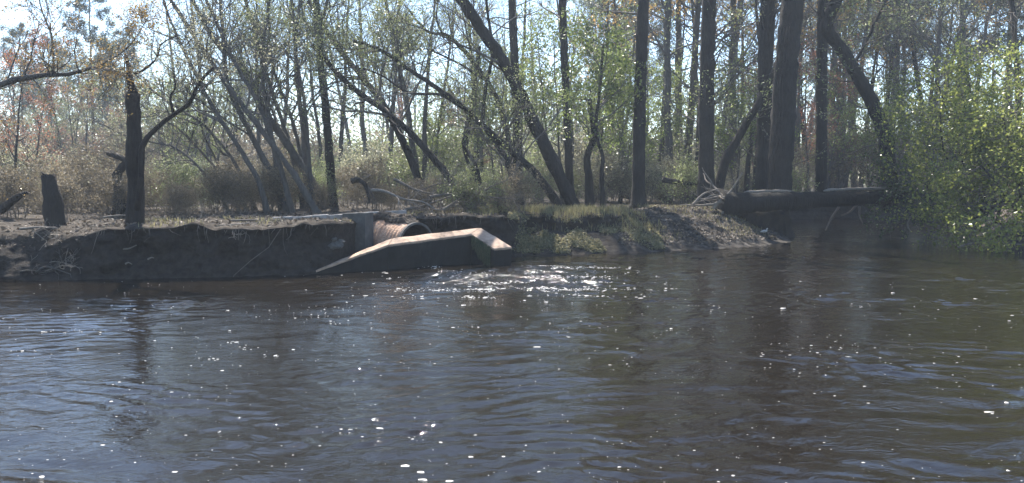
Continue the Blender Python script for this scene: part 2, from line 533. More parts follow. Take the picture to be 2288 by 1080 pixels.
def wave(x, y):
    wx = x + 0.35 * np.sin(y * 1.1 + 0.6 * x) + 0.16 * np.sin(2.3 * x - 1.7 * y + 1)
    wy = y + 0.30 * np.sin(x * 0.9 - 0.4 * y) + 0.13 * np.sin(2.9 * y + 1.4 * x)
    hs = []
    for a, k, th, ph in WAVES + [CHOP]:
        h = np.zeros_like(x)
        for i in range(len(a)):
            arg = k[i] * (math.cos(th[i]) * wx + math.sin(th[i]) * wy) + ph[i]
            h += a[i] * (np.sin(arg) if i % 2 else 1.3 * (0.64 - np.abs(np.sin(arg * 0.5))) * 1.6)
        hs.append(h)
    calm = 0.35 + 1.3 * sstep(-.35, .35, vnoise(x * 0.22, y * 0.35, 91))
    calm2 = sstep(-.30, .30, vnoise(x * 0.55 + 3, y * 0.9, 92)) * 1.5
    o = outlet(x, y)
    return (hs[0] * calm + hs[1] * calm2) * (1 - 0.6 * sstep(24, 34, y)) * (0.78 + 0.22 * sstep(7, 10, y)) + hs[2] * o


wy_ = [3.2]
while wy_[-1] < 50:
    wy_.append(wy_[-1] + np.clip((0.0028 if 13.5 < wy_[-1] < 21 else 0.0042) * wy_[-1], 0.022, 0.2))
wy_ = np.array([-200, -60, -10] + wy_ + [70.0, 110])
wx_ = np.concatenate([[-400, -120, -40], np.arange(-14, -3, 0.05), np.arange(-3, 4, 0.04), np.arange(4, 14, .05), np.linspace(14, 26, 60), [50, 120, 400]])
WX, WY = np.meshgrid(wx_, wy_)
inside = sstep(2.6, 4, WY) * (1 - sstep(47, 52, WY)) * sstep(-15.5, -13, WX) * (1 - sstep(24, 27, WX))
WZ = wave(WX, WY) * inside
chop = outlet(WX, WY) * (0.25 + 0.75 * sstep(-.1, .3, vnoise(WX * 2.5, WY * 1.6, 29))) + 0.008
mb = MB(); mb.grid(np.stack([WX, WY, WZ], -1))
wme = mb.mesh('river_water')
a_ = wme.attributes.new('chop', 'FLOAT', 'POINT')
a_.data.foreach_set('value', np.clip(chop, 0, 1).astype(np.float32).ravel())
tag(obj('river_water', wme, M['water']), kind='structure')

# ------------------------------------------------------------------ vegetation generators
def catmull(P, n):
    P = np.asarray(P, float)
    if len(P) == 2:
        t = np.linspace(0, 1, n)[:, None]
        return P[0] * (1 - t) + P[1] * t
    Q = np.concatenate([[2 * P[0] - P[1]], P, [2 * P[-1] - P[-2]]])
    seg = np.linspace(0, len(P) - 1, n)
    i = np.clip(np.floor(seg).astype(int), 0, len(P) - 2)
    t = (seg - i)[:, None]
    a, b, c, d = Q[i], Q[i + 1], Q[i + 2], Q[i + 3]
    return 0.5 * (2 * b + (c - a) * t + (2 * a - 5 * b + 4 * c - d) * t ** 2 + (3 * b - a - 3 * c + d) * t ** 3)


def walk(rng, p, dirs, L, n, curl, up):
    """m branches grown in step; p, dirs (m,3); L (m)"""
    m = len(p)
    P = np.zeros((m, n, 3)); P[:, 0] = p
    d = unit(dirs)
    for s in range(1, n):
        d = unit(d + rng.normal(0, curl, (m, 3)) + np.array([0, 0, up]))
        P[:, s] = P[:, s - 1] + d * (L / (n - 1))[:, None]
    return P


def leaves(rng, C, size, jitter, flat=0.0, aspect=0.6):
    """diamond leaves (m quads) around points C"""
    m = len(C)
    C = C + rng.normal(0, jitter, (m, 3))
    A = unit(rng.normal(0, 1, (m, 3)) * np.array([1, 1, 1 - 0.6 * flat]))
    B = unit(np.cross(A, rng.normal(0, 1, (m, 3)) + np.array([0, 0, 1e-3])))
    s = size * rng.uniform(0.55, 1.25, (m, 1))
    N = np.cross(A, B) * s * 0.14
    V = np.stack([C - A * s, C + B * s * aspect + N, C + A * s, C - B * s * aspect + N], 1)
    Q = np.arange(4 * m).reshape(m, 4)
    return V.reshape(-1, 3), Q


def skeleton(rng, path, rad, spec):
    """side branches of a stem: lists of (P, R) per level"""
    n1 = spec.get('n1', 18); t0 = spec.get('t0', 0.35)
    seglen = np.linalg.norm(np.diff(path, axis=0), axis=1)
    cum = np.concatenate([[0], np.cumsum(seglen)]); tot = cum[-1]
    t = np.sort(t0 + (1 - t0) * rng.random(n1) ** spec.get('tpow', 0.85))
    t[-1] = 0.995
    p = np.stack([np.interp(t * tot, cum, path[:, i]) for i in range(3)], 1)
    r = np.interp(t * tot, cum, rad)
    T = unit(np.stack([np.interp(t * tot, cum, np.gradient(path[:, i])) for i in range(3)], 1))
    side = unit(np.cross(T, rng.normal(0, 1, (n1, 3))))
    d = unit(T * spec.get('fwd', 0.5) + side * spec.get('out', 1.0) + np.array([0, 0, spec.get('lift', 0.25)]) + np.array(spec.get('pull', (0, 0, 0))))
    L = spec.get('L1', 2.6) * rng.uniform(0.6, 1.25, n1) * (1 - spec.get('taper', 0.45) * (t - t0) / (1 - t0))
    lv = []
    P = walk(rng, p, d, L, 7, spec.get('curl', 0.16), spec.get('up', 0.05))
    rr = np.minimum(r * 0.6, 0.012 * L + 0.006)
    R = rr[:, None] * np.linspace(1, 0.35, 7)[None, :]
    lv.append((P, R))
    for c, f, n in ((spec.get('n2', 5), 0.5, 5), (spec.get('n3', 4), 0.5, 4), (spec.get('n4', 0), 0.5, 3)):
        if c == 0:
            break
        Pp, Rp = lv[-1]
        m, k = Pp.shape[:2]
        tt = rng.uniform(0.22, 1.0, (m, c)); tt[:, 0] = 1.0
        x = tt * (k - 1); i = np.clip(x.astype(int), 0, k - 2); fr = (x - i)[..., None]
        mi = np.arange(m)[:, None]
        q = Pp[mi, i] * (1 - fr) + Pp[mi, i + 1] * fr
        tang = unit(Pp[mi, i + 1] - Pp[mi, i])
        rq = Rp[mi, i] * (1 - fr[..., 0]) + Rp[mi, i + 1] * fr[..., 0]
        q = q.reshape(-1, 3); tang = tang.reshape(-1, 3); rq = rq.reshape(-1)
        sd = unit(np.cross(tang, rng.normal(0, 1, tang.shape)))
        dd = unit(tang + sd * rng.uniform(0.4, 1.1, (len(q), 1)) + np.array([0, 0, spec.get('lift2', 0.12)]))
        LL = np.repeat(np.linalg.norm(Pp[:, -1] - Pp[:, 0], axis=1), c) * f * rng.uniform(0.6, 1.3, len(q))
        LL = np.maximum(LL, 0.12)
        P2 = walk(rng, q, dd, LL, n, spec.get('curl', 0.16) * 1.1, spec.get('up', 0.05))
        R2 = np.minimum(rq * 0.75, 0.01 * LL + 0.003)[:, None] * np.linspace(1, 0.4, n)[None, :]
        lv.append((P2, R2))
    return lv


def build_plant(rng, stems, spec, origin, bark_m, leaf_m, twig_m, name, parent):
    """stems: list of (path, radii). children trunk, branches, crown"""
    tb, bb, lb = MB(), MB(), MB()
    k = spec.get('k', 10)
    for path, rad in stems:
        tb.tubes(path[None], rad[None], k, cap=True)
    for si, (path, rad) in enumerate(stems):
        sp = dict(spec)
        if 'stem_specs' in spec:
            sp.update(spec['stem_specs'][si])
        if sp.get('n1', 18) == 0:
            continue
        lv = skeleton(rng, path, rad, sp)
        for li, (P, R) in enumerate(lv):
            bb.tubes(P, np.maximum(R, sp.get('rmin', 0.003)), (5, 4, 3, 3)[li])
        nl = sp.get('leaf', 6)
        if nl:
            for P, R in lv[-2:]:
                m, n = P.shape[:2]
                cnt = nl if P is lv[-1][0] else max(1, nl // 3)
                keep = rng.random(m) < sp.get('leaf_keep', 1.0)
                Pk = P[keep]
                if not len(Pk):
                    continue
                mi = np.repeat(np.arange(len(Pk)), cnt)
                x = rng.uniform(0.25, 1, len(mi)) * (n - 1)
                i = np.clip(x.astype(int), 0, n - 2); fr = (x - i)[:, None]
                C = Pk[mi, i] * (1 - fr) + Pk[mi, i + 1] * fr
                V, Q = leaves(rng, C, sp.get('size', 0.05), sp.get('jit', 0.06), sp.get('flat', 0.0), sp.get('aspect', 0.6))
                lb.add(V, Q)
    obs = [obj('trunk', tb.mesh('trunk', True, origin), bark_m, parent)]
    if bb.n:
        obs.append(tag(obj('branches', bb.mesh('branches', True, origin), twig_m, parent), kind='stuff'))
    if lb.n:
        obs.append(tag(obj('crown', lb.mesh('crown', False, origin), leaf_m, parent), kind='stuff'))
    return obs


def stem_radii(n, r0, r1, rng, flare=0.45, length=8.0):
    s = np.linspace(0, 1, n)
    r = r0 + (r1 - r0) * s ** 0.9
    r = r * (1 + flare * np.exp(-s * length / 0.35))
    return r * (1 + 0.05 * rng.normal(0, 1, n))


def hero_tree(name, label, stems, spec, seed, bark_m='bark_dark', leaf_m='leaf_spring', twig_m='twig', cat='tree', group=None):
    """stems: dicts with pts (px, py), Y0, Y1, r0, r1, ext (metres grown past the last point)"""
    rng = np.random.default_rng(seed)
    out = []
    for si, s in enumerate(stems):
        P = []
        n = len(s['pts'])
        for i, (px, py) in enumerate(s['pts']):
            Y = s['Y0'] + (s.get('Y1', s['Y0']) - s['Y0']) * i / max(1, n - 1)
            P.append(at(px, py, Y))
        P = np.array(P)
        if si == 0 and s.get('ground', True):
            z = gz_at(P[0, 0], P[0, 1])
            P[0, 2] = z - 0.12
        if s.get('ext'):
            d = unit(P[-1] - P[-2]); e = s['ext']
            d2 = unit(d + np.array([0, 0, 0.25]))
            P = np.concatenate([P, [P[-1] + d * e * 0.5, P[-1] + d * e * 0.5 + d2 * e * 0.5]])
        L = np.linalg.norm(np.diff(P, axis=0), axis=1).sum()
        m = max(8, int(L / 0.22))
        path = catmull(P, m)
        path[1:] += rng.normal(0, s.get('wob', 0.008), (m - 1, 3))
        rad = stem_radii(m, s['r0'], s['r1'], rng, s.get('flare', 0.45 if si == 0 else 0.05), L)
        out.append((path, rad))
    base = out[0][0][0].copy(); base[2] += 0.12
    root = tag(empty(name, base), label, cat, group)
    build_plant(rng, out, spec, base, M[bark_m], M[leaf_m], M[twig_m], name, root)
    return root


def proto_tree(name, seed, height, r0, lean, spec, bark_m, leaf_m, twig_m='twig', stems=1, wander=0.25):
    rng = np.random.default_rng(seed)
    out = []
    for k in range(stems):
        a = rng.uniform(0, 6.28); ln = lean * rng.uniform(0.5, 1.3)
        n = max(9, int(height / 0.6))
        s = np.linspace(0, 1, n)
        h = height * (1 if k == 0 else rng.uniform(0.65, 1.0))
        wx = np.cumsum(rng.normal(0, 1, n)) / n * wander * h * 0.25
        wy = np.cumsum(rng.normal(0, 1, n)) / n * wander * h * 0.25
        wx -= wx[0]; wy -= wy[0]
        b = rng.normal(0, 0.12 * (stems > 1), 2)
        path = np.stack([b[0] + wx + math.cos(a) * ln * h * s ** 1.2, b[1] + wy + math.sin(a) * ln * h * s ** 1.2, -0.2 + h * s], 1)
        out.append((path, stem_radii(n, r0 * (1 if k == 0 else rng.uniform(.6, .95)), r0 * 0.16, rng, 0.35, h)))
    root = empty(name, (0, 0, 0))
    parts = build_plant(rng, out, spec, (0, 0, 0), M[bark_m], M[leaf_m], M[twig_m], name, root)
    return root, parts


def place(proto, loc, rz, sc, label, cat, group, first):
    root, parts = proto
    if first:
        r = root
    else:
        r = root.copy(); COL.objects.link(r)
        for p in parts:
            c = p.copy(); COL.objects.link(c); c.parent = r
    r.location = loc; r.rotation_euler = (0, 0, rz); r.scale = (sc, sc, sc)
    tag(r, label, cat, group)
    return r

# ------------------------------------------------------------------ the washed-out culvert
def bevel_mesh(mb, name, w=0.02, seg=2, origin=None):
    import bmesh
    me = mb.mesh(name, False, origin)
    bm = bmesh.new(); bm.from_mesh(me)
    bmesh.ops.remove_doubles(bm, verts=bm.verts, dist=1e-4)
    bmesh.ops.bevel(bm, geom=[e for e in bm.edges], offset=w, segments=seg, affect='EDGES', profile=0.6)
    bmesh.ops.recalc_face_normals(bm, faces=bm.faces)
    long = [e for e in bm.edges if e.calc_length() > 0.25]
    for _ in range(3):
        bmesh.ops.subdivide_edges(bm, edges=long, cuts=2, use_grid_fill=True)
        long = [e for e in bm.edges if e.calc_length() > 0.12]
        if len(bm.verts) > 4000 or not long: break
    co = np.array([q.co[:] for q in bm.verts])
    dd_ = np.stack([fbm(co[:, 0] * 6 + co[:, 2] * 5 + 3 * j, co[:, 1] * 6 - co[:, 2] * 4, 201 + j, 4) for j in range(3)], 1) * 0.013
    for q, dv in zip(bm.verts, dd_):
        q.co += Vector(dv)
    bm.to_mesh(me); bm.free()
    return me


def slab(front_a, front_b, depth_dir, za, zb, tilt, bottom=-0.7):
    """wall piece: top front edge a-b, going back along depth_dir, back edge raised by tilt"""
    fa, fb = np.array([*front_a, za]), np.array([*front_b, zb])
    da = np.array([depth_dir[0][0], depth_dir[0][1], tilt[0]]); db = np.array([depth_dir[1][0], depth_dir[1][1], tilt[1]])
    top = [fa, fb, fb + db, fa + da]
    bot = [np.array([p[0], p[1], bottom]) for p in top]
    b = MB(); b.box(bot + top)
    return b


def topz(px, py, Y):
    return at(px, py, Y)


culv = empty('culvert_headwall', on_z(890, 603, 0))
tag(culv, 'sunken concrete culvert headwall with sloping wings, pale top standing in the river', 'culvert wall')
o_c = np.array(culv.location)
pL, pA, pB = at(706, 604, 18.3), at(868, 547, 19.2), at(1052, 523, 20.6)
pR = at(1104, 556, 20.15)
dL, dA, dB = (0.10, 0.38), (0.05, 0.36), (0.22, 0.40)
# left wing, centre, right wing share their end sections
def cut(top, lift):
    return [np.array([p[0], p[1], p[2] + lift]) for p in top]


def wall_piece(top, inner):
    """wall body dark with stain and painted backlit shade, top pale as if sunlit"""
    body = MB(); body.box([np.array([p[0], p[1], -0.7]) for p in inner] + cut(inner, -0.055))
    w = obj('wing_wall', bevel_mesh(body, 'wing_wall', 0.006, 1, o_c), M['stain_shade'], culv)
    c = sum(top) / 4
    cap = [p + unit(np.array([p[0] - c[0], p[1] - c[1], 0.0])) * 0.012 for p in top]
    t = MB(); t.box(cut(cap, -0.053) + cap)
    obj('pale_top', bevel_mesh(t, 'pale_top', 0.014, 2, o_c), M['concrete'], culv)
    return w


def ext3(p, d, tz): return np.array([p[0] + d[0], p[1] + d[1], p[2] + tz])
tA, tB = ext3(pA, dA, .13), ext3(pB, dB, .13)
g_ = np.array([.0125, 0, 0])
h_ = np.array([.002, 0, 0])
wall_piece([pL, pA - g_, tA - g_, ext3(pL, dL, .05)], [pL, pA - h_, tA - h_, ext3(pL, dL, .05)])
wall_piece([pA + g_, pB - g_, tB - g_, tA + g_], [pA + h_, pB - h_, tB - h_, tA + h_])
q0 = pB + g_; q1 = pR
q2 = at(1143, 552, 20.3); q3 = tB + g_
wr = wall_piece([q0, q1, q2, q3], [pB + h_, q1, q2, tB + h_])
# weed hanging on the inner face of the right wing
rng = np.random.default_rng(12)
b = MB()
for k in range(230):
    t = rng.uniform(0.06, 0.86); base = q0 * (1 - t) + q1 * t
    nrm = np.array([-(q1 - q0)[1], (q1 - q0)[0], 0]); nrm = -nrm / np.linalg.norm(nrm)
    if nrm[0] > 0: nrm = -nrm
    z0 = base[2] - rng.uniform(0.0, 0.12); L = rng.uniform(0.12, 0.5) * (0.5 + 0.9 * t)
    pp = np.array([[base[0], base[1], z0], [base[0], base[1], z0 - L * .5], [base[0] + rng.normal(0, .02), base[1], z0 - L]]) + nrm * np.array([[.012], [.035], [.03]])
    b.tubes(pp[None], np.array([[.008, .014, .003]]), 4)
mo = obj('hanging_weed', b.mesh('hanging_weed', True, o_c), M['moss'], wr)
mo['kind'] = 'stuff'

# old wall on the bank: upright end block, coping running back, low panels to the left
P0, P1 = at(765, 477, 20.0), at(906, 470, 22.0)
wall = empty('retaining_wall', (P0[0], P0[1], 0))
tag(wall, 'weathered grey concrete retaining wall with jointed low panels on the bank top', 'wall')
ow = np.array(wall.location)
dirw = unit((P1 - P0)[:2]); nw = np.array([dirw[1], -dirw[0]])
E1 = at(816, 478, 19.75)
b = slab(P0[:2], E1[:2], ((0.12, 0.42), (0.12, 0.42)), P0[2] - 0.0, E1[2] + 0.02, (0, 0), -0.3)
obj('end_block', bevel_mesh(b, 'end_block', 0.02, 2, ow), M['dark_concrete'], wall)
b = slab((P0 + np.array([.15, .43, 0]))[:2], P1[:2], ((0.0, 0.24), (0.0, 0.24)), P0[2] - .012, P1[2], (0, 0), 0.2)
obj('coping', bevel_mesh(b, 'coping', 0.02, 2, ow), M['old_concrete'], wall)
tops = [(440, 496), (500, 493), (560, 490.5), (606, 488), (652, 485.5), (696, 483), (732, 481), (764, 479)]
for k in range(len(tops) - 1):
    Ya, Yb = 20.8 - 0.085 * k, 20.8 - 0.085 * (k + 1)
    a, c = at(*tops[k], Ya), at(*tops[k + 1], Yb)
    dz = rng.normal(0, 0.008)
    g = 0.012
    b = slab(a[:2] + np.array([g, 0]), c[:2] - np.array([g, 0]), ((0, .2), (0, .2)), a[2] + dz, c[2] + dz, (0.004, 0.004), 0.75)
    obj('panel', bevel_mesh(b, 'panel', 0.012, 1, ow), M['old_concrete'], wall)

# pipe
mouth = at(930, 555, 20.3)
ax = np.array([0.78, -0.62, -0.03]); ax /= np.linalg.norm(ax)
R_o, R_i = 0.60, 0.568
pr = empty('culvert_pipe', (mouth[0], mouth[1], 0))
tag(pr, 'short rusty tan culvert pipe with dark open mouth jutting from the eroded bank', 'pipe')
op = np.array(pr.location)
ex = unit(np.cross(ax, np.array([0, 0, 1.0]))); ez = np.cross(ex, ax)
aa = np.arange(48) / 48 * 2 * math.pi
def ring(c, r): return c[None, :] + r * (np.cos(aa)[:, None] * ex + np.sin(aa)[:, None] * ez)
rows = []
Lp = 2.6
ss = np.linspace(0, Lp, 110)
for s in ss[::-1]:
    rows.append(ring(mouth - ax * s, R_o + 0.012 * math.sin(s / 0.11 * 2 * math.pi)))
b = MB(); b.grid(np.array(rows), wrap=True)
obj('barrel', b.mesh('barrel', True, op), M['pipe'], pr)
rows = [ring(mouth - ax * s, R_i) for s in np.linspace(0.0, Lp, 20)]
b = MB(); b.grid(np.array(rows), wrap=True)
obj('lining', b.mesh('lining', True, op), M['soil'], pr)
rows = [ring(mouth - ax * 0.05, R_o + .012), ring(mouth - ax * 0.05, R_o + .022), ring(mouth + ax * 0.02, R_o + .022), ring(mouth + ax * 0.02, R_i), ring(mouth - ax * .06, R_i - .004)]
b = MB(); b.grid(np.array(rows), wrap=True)
obj('rim', b.mesh('rim', False, op), M['dark_concrete'], pr)

# soil crust still lying over the pipe, with a ragged lower edge
na, ns = 70, 90
th = np.linspace(math.radians(-5), math.radians(205), na)
TH, S = np.meshgrid(th, np.linspace(0.12, 2.4, ns))
rag = 0.32 + 0.30 * fbm(S * 5, TH * 0 + 2, 61, 4) + 0.12 * vnoise(S * 17, TH * 0, 62)
lim = np.clip(rag * .62, 0.06, 0.5) * (1 + 0.7 * sstep(0.7, 2.2, S))
mid = math.radians(100)
TH2 = mid + (TH - mid) * lim
cth = np.cos(TH2); sth = np.sin(TH2)
thick = (0.07 + 0.08 * (1 - np.abs(TH - mid) / np.abs(th[0] - mid)) + 0.10 * fbm(S * 6, TH * 5, 63, 4) + 0.04 * sstep(.6, 1.8, S)) * sstep(0.05, 0.35, S)
thick = np.maximum(thick, 0.015)
def crust(rr): return (mouth[None, None] - ax * S[..., None]) + rr[..., None] * (cth[..., None] * ex + sth[..., None] * ez)
outer = crust(R_o + .012 + thick); inner = crust(np.full_like(S, R_o + .013))
b = MB(); b.grid(outer); b.grid(inner[:, ::-1])
for sl in (np.s_[:, 0], np.s_[:, -1]):
    b.grid(np.stack([outer[sl], inner[sl]], 0))
b.grid(np.stack([outer[0], inner[0]], 0))
so = obj('soil_crust', b.mesh('soil_crust'), M['soil'], ground)

# rubble under the end block
for k, (px, py, s) in enumerate([(742, 550, .10), (757, 548, .11), (734, 558, .06), (748, 535, .06), (764, 540, .07)]):
    c = at(px, py, 18.72)
    u_, v_ = np.meshgrid(np.linspace(0, math.pi, 9), np.linspace(0, 2 * math.pi, 13)[:-1], indexing='ij')
    rr = s * (0.8 + 0.9 * fbm(u_ * 1.3 + k * 7, v_ * 1.1, 70 + k, 3))
    b = MB(); b.grid(np.stack([rr * np.sin(u_) * np.cos(v_) * 1.2, rr * np.sin(u_) * np.sin(v_) * .7, rr * np.cos(u_) * .8], -1), wrap=True)
    o = obj('concrete_rubble', b.mesh('concrete_rubble', False), M['dark_concrete'], None, c)
    tag(o, 'pale broken concrete lump stuck in the bank below the upright wall block', 'rubble', 'rubble below the wall block')

# ------------------------------------------------------------------ fallen tree across the inlet
rng = np.random.default_rng(33)
log = empty('fallen_tree', at(1640, 478, 29.6))
tag(log, 'thick fallen trunk bridging the inlet with a splayed root end', 'fallen tree')
ol = np.array(log.location)
lp = catmull([at(1612, 458, 29.2), at(1700, 452, 29.4), at(1800, 448, 29.8), at(1900, 444, 30.3), at(2000, 440, 30.9), at(2110, 436, 31.5)], 90)
lr = np.linspace(.38, .17, 90) * (1 + .035 * rng.normal(0, 1, 90)) * (1 + .45 * np.exp(-np.arange(90) / 4.0))
lr = lr * (1 + .05 * np.sin(np.arange(90) * .7))
b = MB(); b.tubes(lp[None], lr[None], 18, cap=True)
obj('trunk', b.mesh('trunk', True, ol), M['log_bark'], log)
for (a0, a1, r) in (((1662, 430), (1775, 428), .05), ((1840, 427), (1985, 422), .07)):  # pale strips that paint sunlight along the log's top
    pa, pb = at(*a0, 29.3), at(*a1, 29.7)
    if a0[0] > 1800: pa, pb = at(*a0, 30.0), at(*a1, 30.8)
    pp = catmull([pa, (pa + pb) / 2 + np.array([0, 0, .02]), pb], 14)
    b = MB(); b.tubes(pp[None], (r * np.array([.3] + [.8 + .4 * rng.random() for _ in range(12)] + [.2]))[None], 7)
    obj('lit_strip', b.mesh('lit_strip', True, ol), M['deadwood'], log)
for k in range(15):
    a = rng.uniform(0, 6.28)
    st = lp[0] + np.array([.0, .3 * math.cos(a), .35 * math.sin(a)])
    d = np.array([-rng.uniform(.3, 1.1), rng.normal(0, .6) - .3, math.sin(a) * .8 + rng.normal(0, .4)])
    P = walk(rng, st[None], d[None], np.array([rng.uniform(.7, 1.7)]), 9, .22, -.03)
    b = MB(); b.tubes(P, rng.uniform(.03, .075) * np.linspace(1, .2, 9)[None], 6)
    obj('root', b.mesh('root', True, ol), M['brush'] if k % 3 else M['deadwood'], log)
for (x0, y0, x1, y1, Y) in ((1875, 470, 1845, 515, 31), (1915, 465, 1880, 482, 31), (1920, 470, 1928, 500, 31.2), (1985, 455, 1945, 470, 32)):
    pp = catmull([at(x0, y0 - 8, Y), (at(x0, y0, Y) + at(x1, y1, Y - .4)) / 2 + rng.normal(0, .05, 3), at(x1, y1, Y - .5)], 9)
    b = MB(); b.tubes(pp[None], np.linspace(.05, .025, 9)[None], 6)
    obj('branch_stub', b.mesh('branch_stub', True, ol), M['brush'], log)

# ------------------------------------------------------------------ individual trees of the picture
def depth(py):           # distance of a trunk foot seen at py on the bank top
    return (H - 1.07) * F / (py - HORIZON)


bare = dict(n1=10, L1=1.6, n2=3, n3=3, leaf=0, t0=.5)
airy = dict(n1=24, L1=3.0, n2=5, n3=4, leaf=8, size=.03, jit=.1, t0=.35, curl=.17)
tall = dict(n1=16, L1=2.6, n2=5, n3=4, leaf=3, size=.05, jit=.1, t0=.35, out=1.0, fwd=.15, lift=.1)

hero_tree('broken_snag', 'tall dark broken trunk with jagged top and one forked limb, on the left bank', [
    dict(pts=[(303, 505), (302, 400), (300, 300), (297, 210)], Y0=18.1, r0=.165, r1=.15, flare=.25),
    dict(pts=[(297, 215), (289, 170), (282, 122)], Y0=18.1, r0=.10, r1=.03),
    dict(pts=[(306, 470), (316, 400), (318, 330), (360, 278), (420, 235), (440, 195), (478, 150)], Y0=18.0, Y1=17.6, r0=.075, r1=.03, flare=0),
    dict(pts=[(388, 255), (380, 220), (392, 195), (388, 150)], Y0=17.8, r0=.03, r1=.012),
    dict(pts=[(300, 165), (330, 152), (352, 130), (362, 95), (400, 80)], Y0=18.1, r0=.028, r1=.01),
    dict(pts=[(296, 168), (255, 165), (215, 150)], Y0=18.1, r0=.025, r1=.01)],
    dict(n1=0, L1=1.0, n2=4, n3=4, leaf=3, size=.02, jit=.05, t0=.25, rmin=.0022,
         stem_specs=[dict(n1=5, L1=.7, t0=.75, leaf=2), dict(n1=4, L1=.6), dict(n1=11, t0=.5), dict(n1=9, L1=.7), dict(n1=9, L1=.9), dict(n1=6, L1=.7)]), 101, 'bark_snag', 'leaf_pale')
hero_tree('tree_stump', 'short thick dark stump with a flat cut top near the left edge', [
    dict(pts=[(124, 506), (117, 450), (107, 392)], Y0=18.5, r0=.205, r1=.155, flare=.2),
    dict(pts=[(104, 394), (92, 386)], Y0=18.45, r0=.05, r1=.01, flare=0)], dict(n1=0, k=14), 102, 'bark_dark', cat='stump')
hero_tree('crooked_snag', 'crooked snapped dead trunk with an elbow, just left of the tall broken snag', [
    dict(pts=[(268, 482), (268, 430), (262, 385), (283, 362), (262, 350), (240, 344)], Y0=22.0, r0=.16, r1=.05)], dict(n1=3, L1=.8, n2=3, n3=2, leaf=0, t0=.7), 103, 'bark_dark')
hero_tree('overhanging_tree', 'tree at the left edge reaching a long limb with orange new leaves over the bank', [
    dict(pts=[(-420, 520), (-400, 380), (-340, 250), (-250, 120), (-180, -60)], Y0=17.6, r0=.2, r1=.06),
    dict(pts=[(-330, 235), (-180, 215), (-60, 205), (20, 182), (90, 168), (150, 166), (215, 152), (262, 162)], Y0=17.6, Y1=17.0, r0=.1, r1=.02),
    dict(pts=[(118, 165), (120, 120), (108, 60), (90, 10), (80, -30)], Y0=17.2, r0=.022, r1=.008),
    dict(pts=[(215, 152), (270, 120), (310, 75), (330, 40)], Y0=17.1, r0=.018, r1=.006)],
    dict(n1=20, L1=1.5, n2=5, n3=4, leaf=5, size=.022, jit=.06, t0=.3, rmin=.0022,
         stem_specs=[dict(L1=2.4), dict(n1=40, L1=1.3, lift=.5, t0=.25), dict(n1=12, L1=.9), dict(n1=14, L1=.7)]), 104, 'bark_grey', 'leaf_orange')
hero_tree('leaning_tree', 'thick dark trunk leaning far left from the grassy bank in the middle', [
    dict(pts=[(1288, 470), (1258, 410), (1200, 290), (1160, 205), (1122, 135), (1075, 65), (1028, -5)], Y0=28, Y1=26.5, r0=.23, r1=.15, ext=6),
    ], dict(airy, n1=26, t0=.35, L1=3.2, pull=(-.2, 0, .2)), 105)
hero_tree('arching_tree', 'long thin trunk arching left across the wood, sharing a foot with the thick leaning trunk', [
    dict(pts=[(1262, 458), (1200, 392), (1140, 335), (1100, 300), (1040, 245), (980, 200), (920, 160), (850, 112), (790, 92)], Y0=27.8, Y1=25, r0=.14, r1=.035, flare=.2),
    dict(pts=[(1030, 240), (985, 212), (930, 210), (890, 195), (845, 165), (790, 152), (700, 160)], Y0=26.3, Y1=25, r0=.05, r1=.015)],
    dict(airy, n1=26, t0=.3, L1=2.0, lift=.5), 106)
hero_tree('forked_tree', 'dark curved trunk meeting the arching trunk left of the leaning pair', [
    dict(pts=[(1168, 470), (1155, 430), (1135, 365), (1105, 315)], Y0=27, r0=.13, r1=.09),
    dict(pts=[(1105, 318), (1080, 275), (1085, 200), (1100, 120), (1090, 30)], Y0=27, r0=.07, r1=.03, ext=3)], dict(airy, n1=14), 107)
hero_tree('leaning_tree', 'dark trunk leaning left behind the brush pile, the right one of two crossing', [
    dict(pts=[(1052, 474), (1020, 420), (960, 345), (905, 285), (860, 250)], Y0=26.5, r0=.13, r1=.07, ext=3)], dict(airy, n1=18), 108)
hero_tree('leaning_tree', 'dark trunk leaning left behind the pipe, the left one of two crossing', [
    dict(pts=[(958, 446), (925, 375), (885, 285), (850, 225), (805, 168)], Y0=29, r0=.15, r1=.075, ext=3)], dict(airy, n1=20), 109)
hero_tree('upright_tree', 'upright dark trunk behind the left end of the concrete wall', [
    dict(pts=[(744, 468), (738, 380), (728, 250), (715, 120), (705, -5)], Y0=29.5, r0=.17, r1=.09, ext=5)], dict(airy, n1=26, t0=.3), 110)
hero_tree('clump_tree', 'biggest trunk of the leaning clump, bending left above the low wall panels', [
    dict(pts=[(728, 470), (690, 395), (640, 320), (590, 245), (540, 150), (475, 85), (440, 20)], Y0=27.5, r0=.16, r1=.035, ext=2),
    dict(pts=[(600, 262), (575, 200), (590, 130), (605, 70)], Y0=27.5, r0=.04, r1=.015)], dict(airy, n1=24, t0=.3, L1=2.4), 111, 'bark_grey')
clump = [((716, 468), (650, 380), (560, 260), (480, 150), (395, 20), .10), ((640, 478), (612, 400), (560, 300), (510, 190), (500, 90), .11), ((680, 476), (665, 400), (640, 300), (600, 180), (560, 40), .09),
         ((600, 482), (575, 400), (520, 310), (470, 230), (430, 150), .085), ((575, 484), (545, 400), (500, 330), (455, 280), (410, 250), .06), ((560, 486), (510, 410), (450, 340), (400, 290), (370, 270), .05),
         ((655, 474), (620, 350), (580, 240), (520, 130), (470, 20), .08), ((630, 480), (618, 380), (600, 260), (585, 140), (600, 20), .08), ((690, 474), (678, 380), (650, 260), (610, 150), (600, 30), .07),
         ((520, 488), (480, 420), (440, 370), (390, 330), (350, 320), .045), ((700, 470), (690, 350), (680, 230), (660, 110), (670, 10), .075), ((540, 487), (515, 430), (488, 370), (455, 300), (440, 230), .05)]
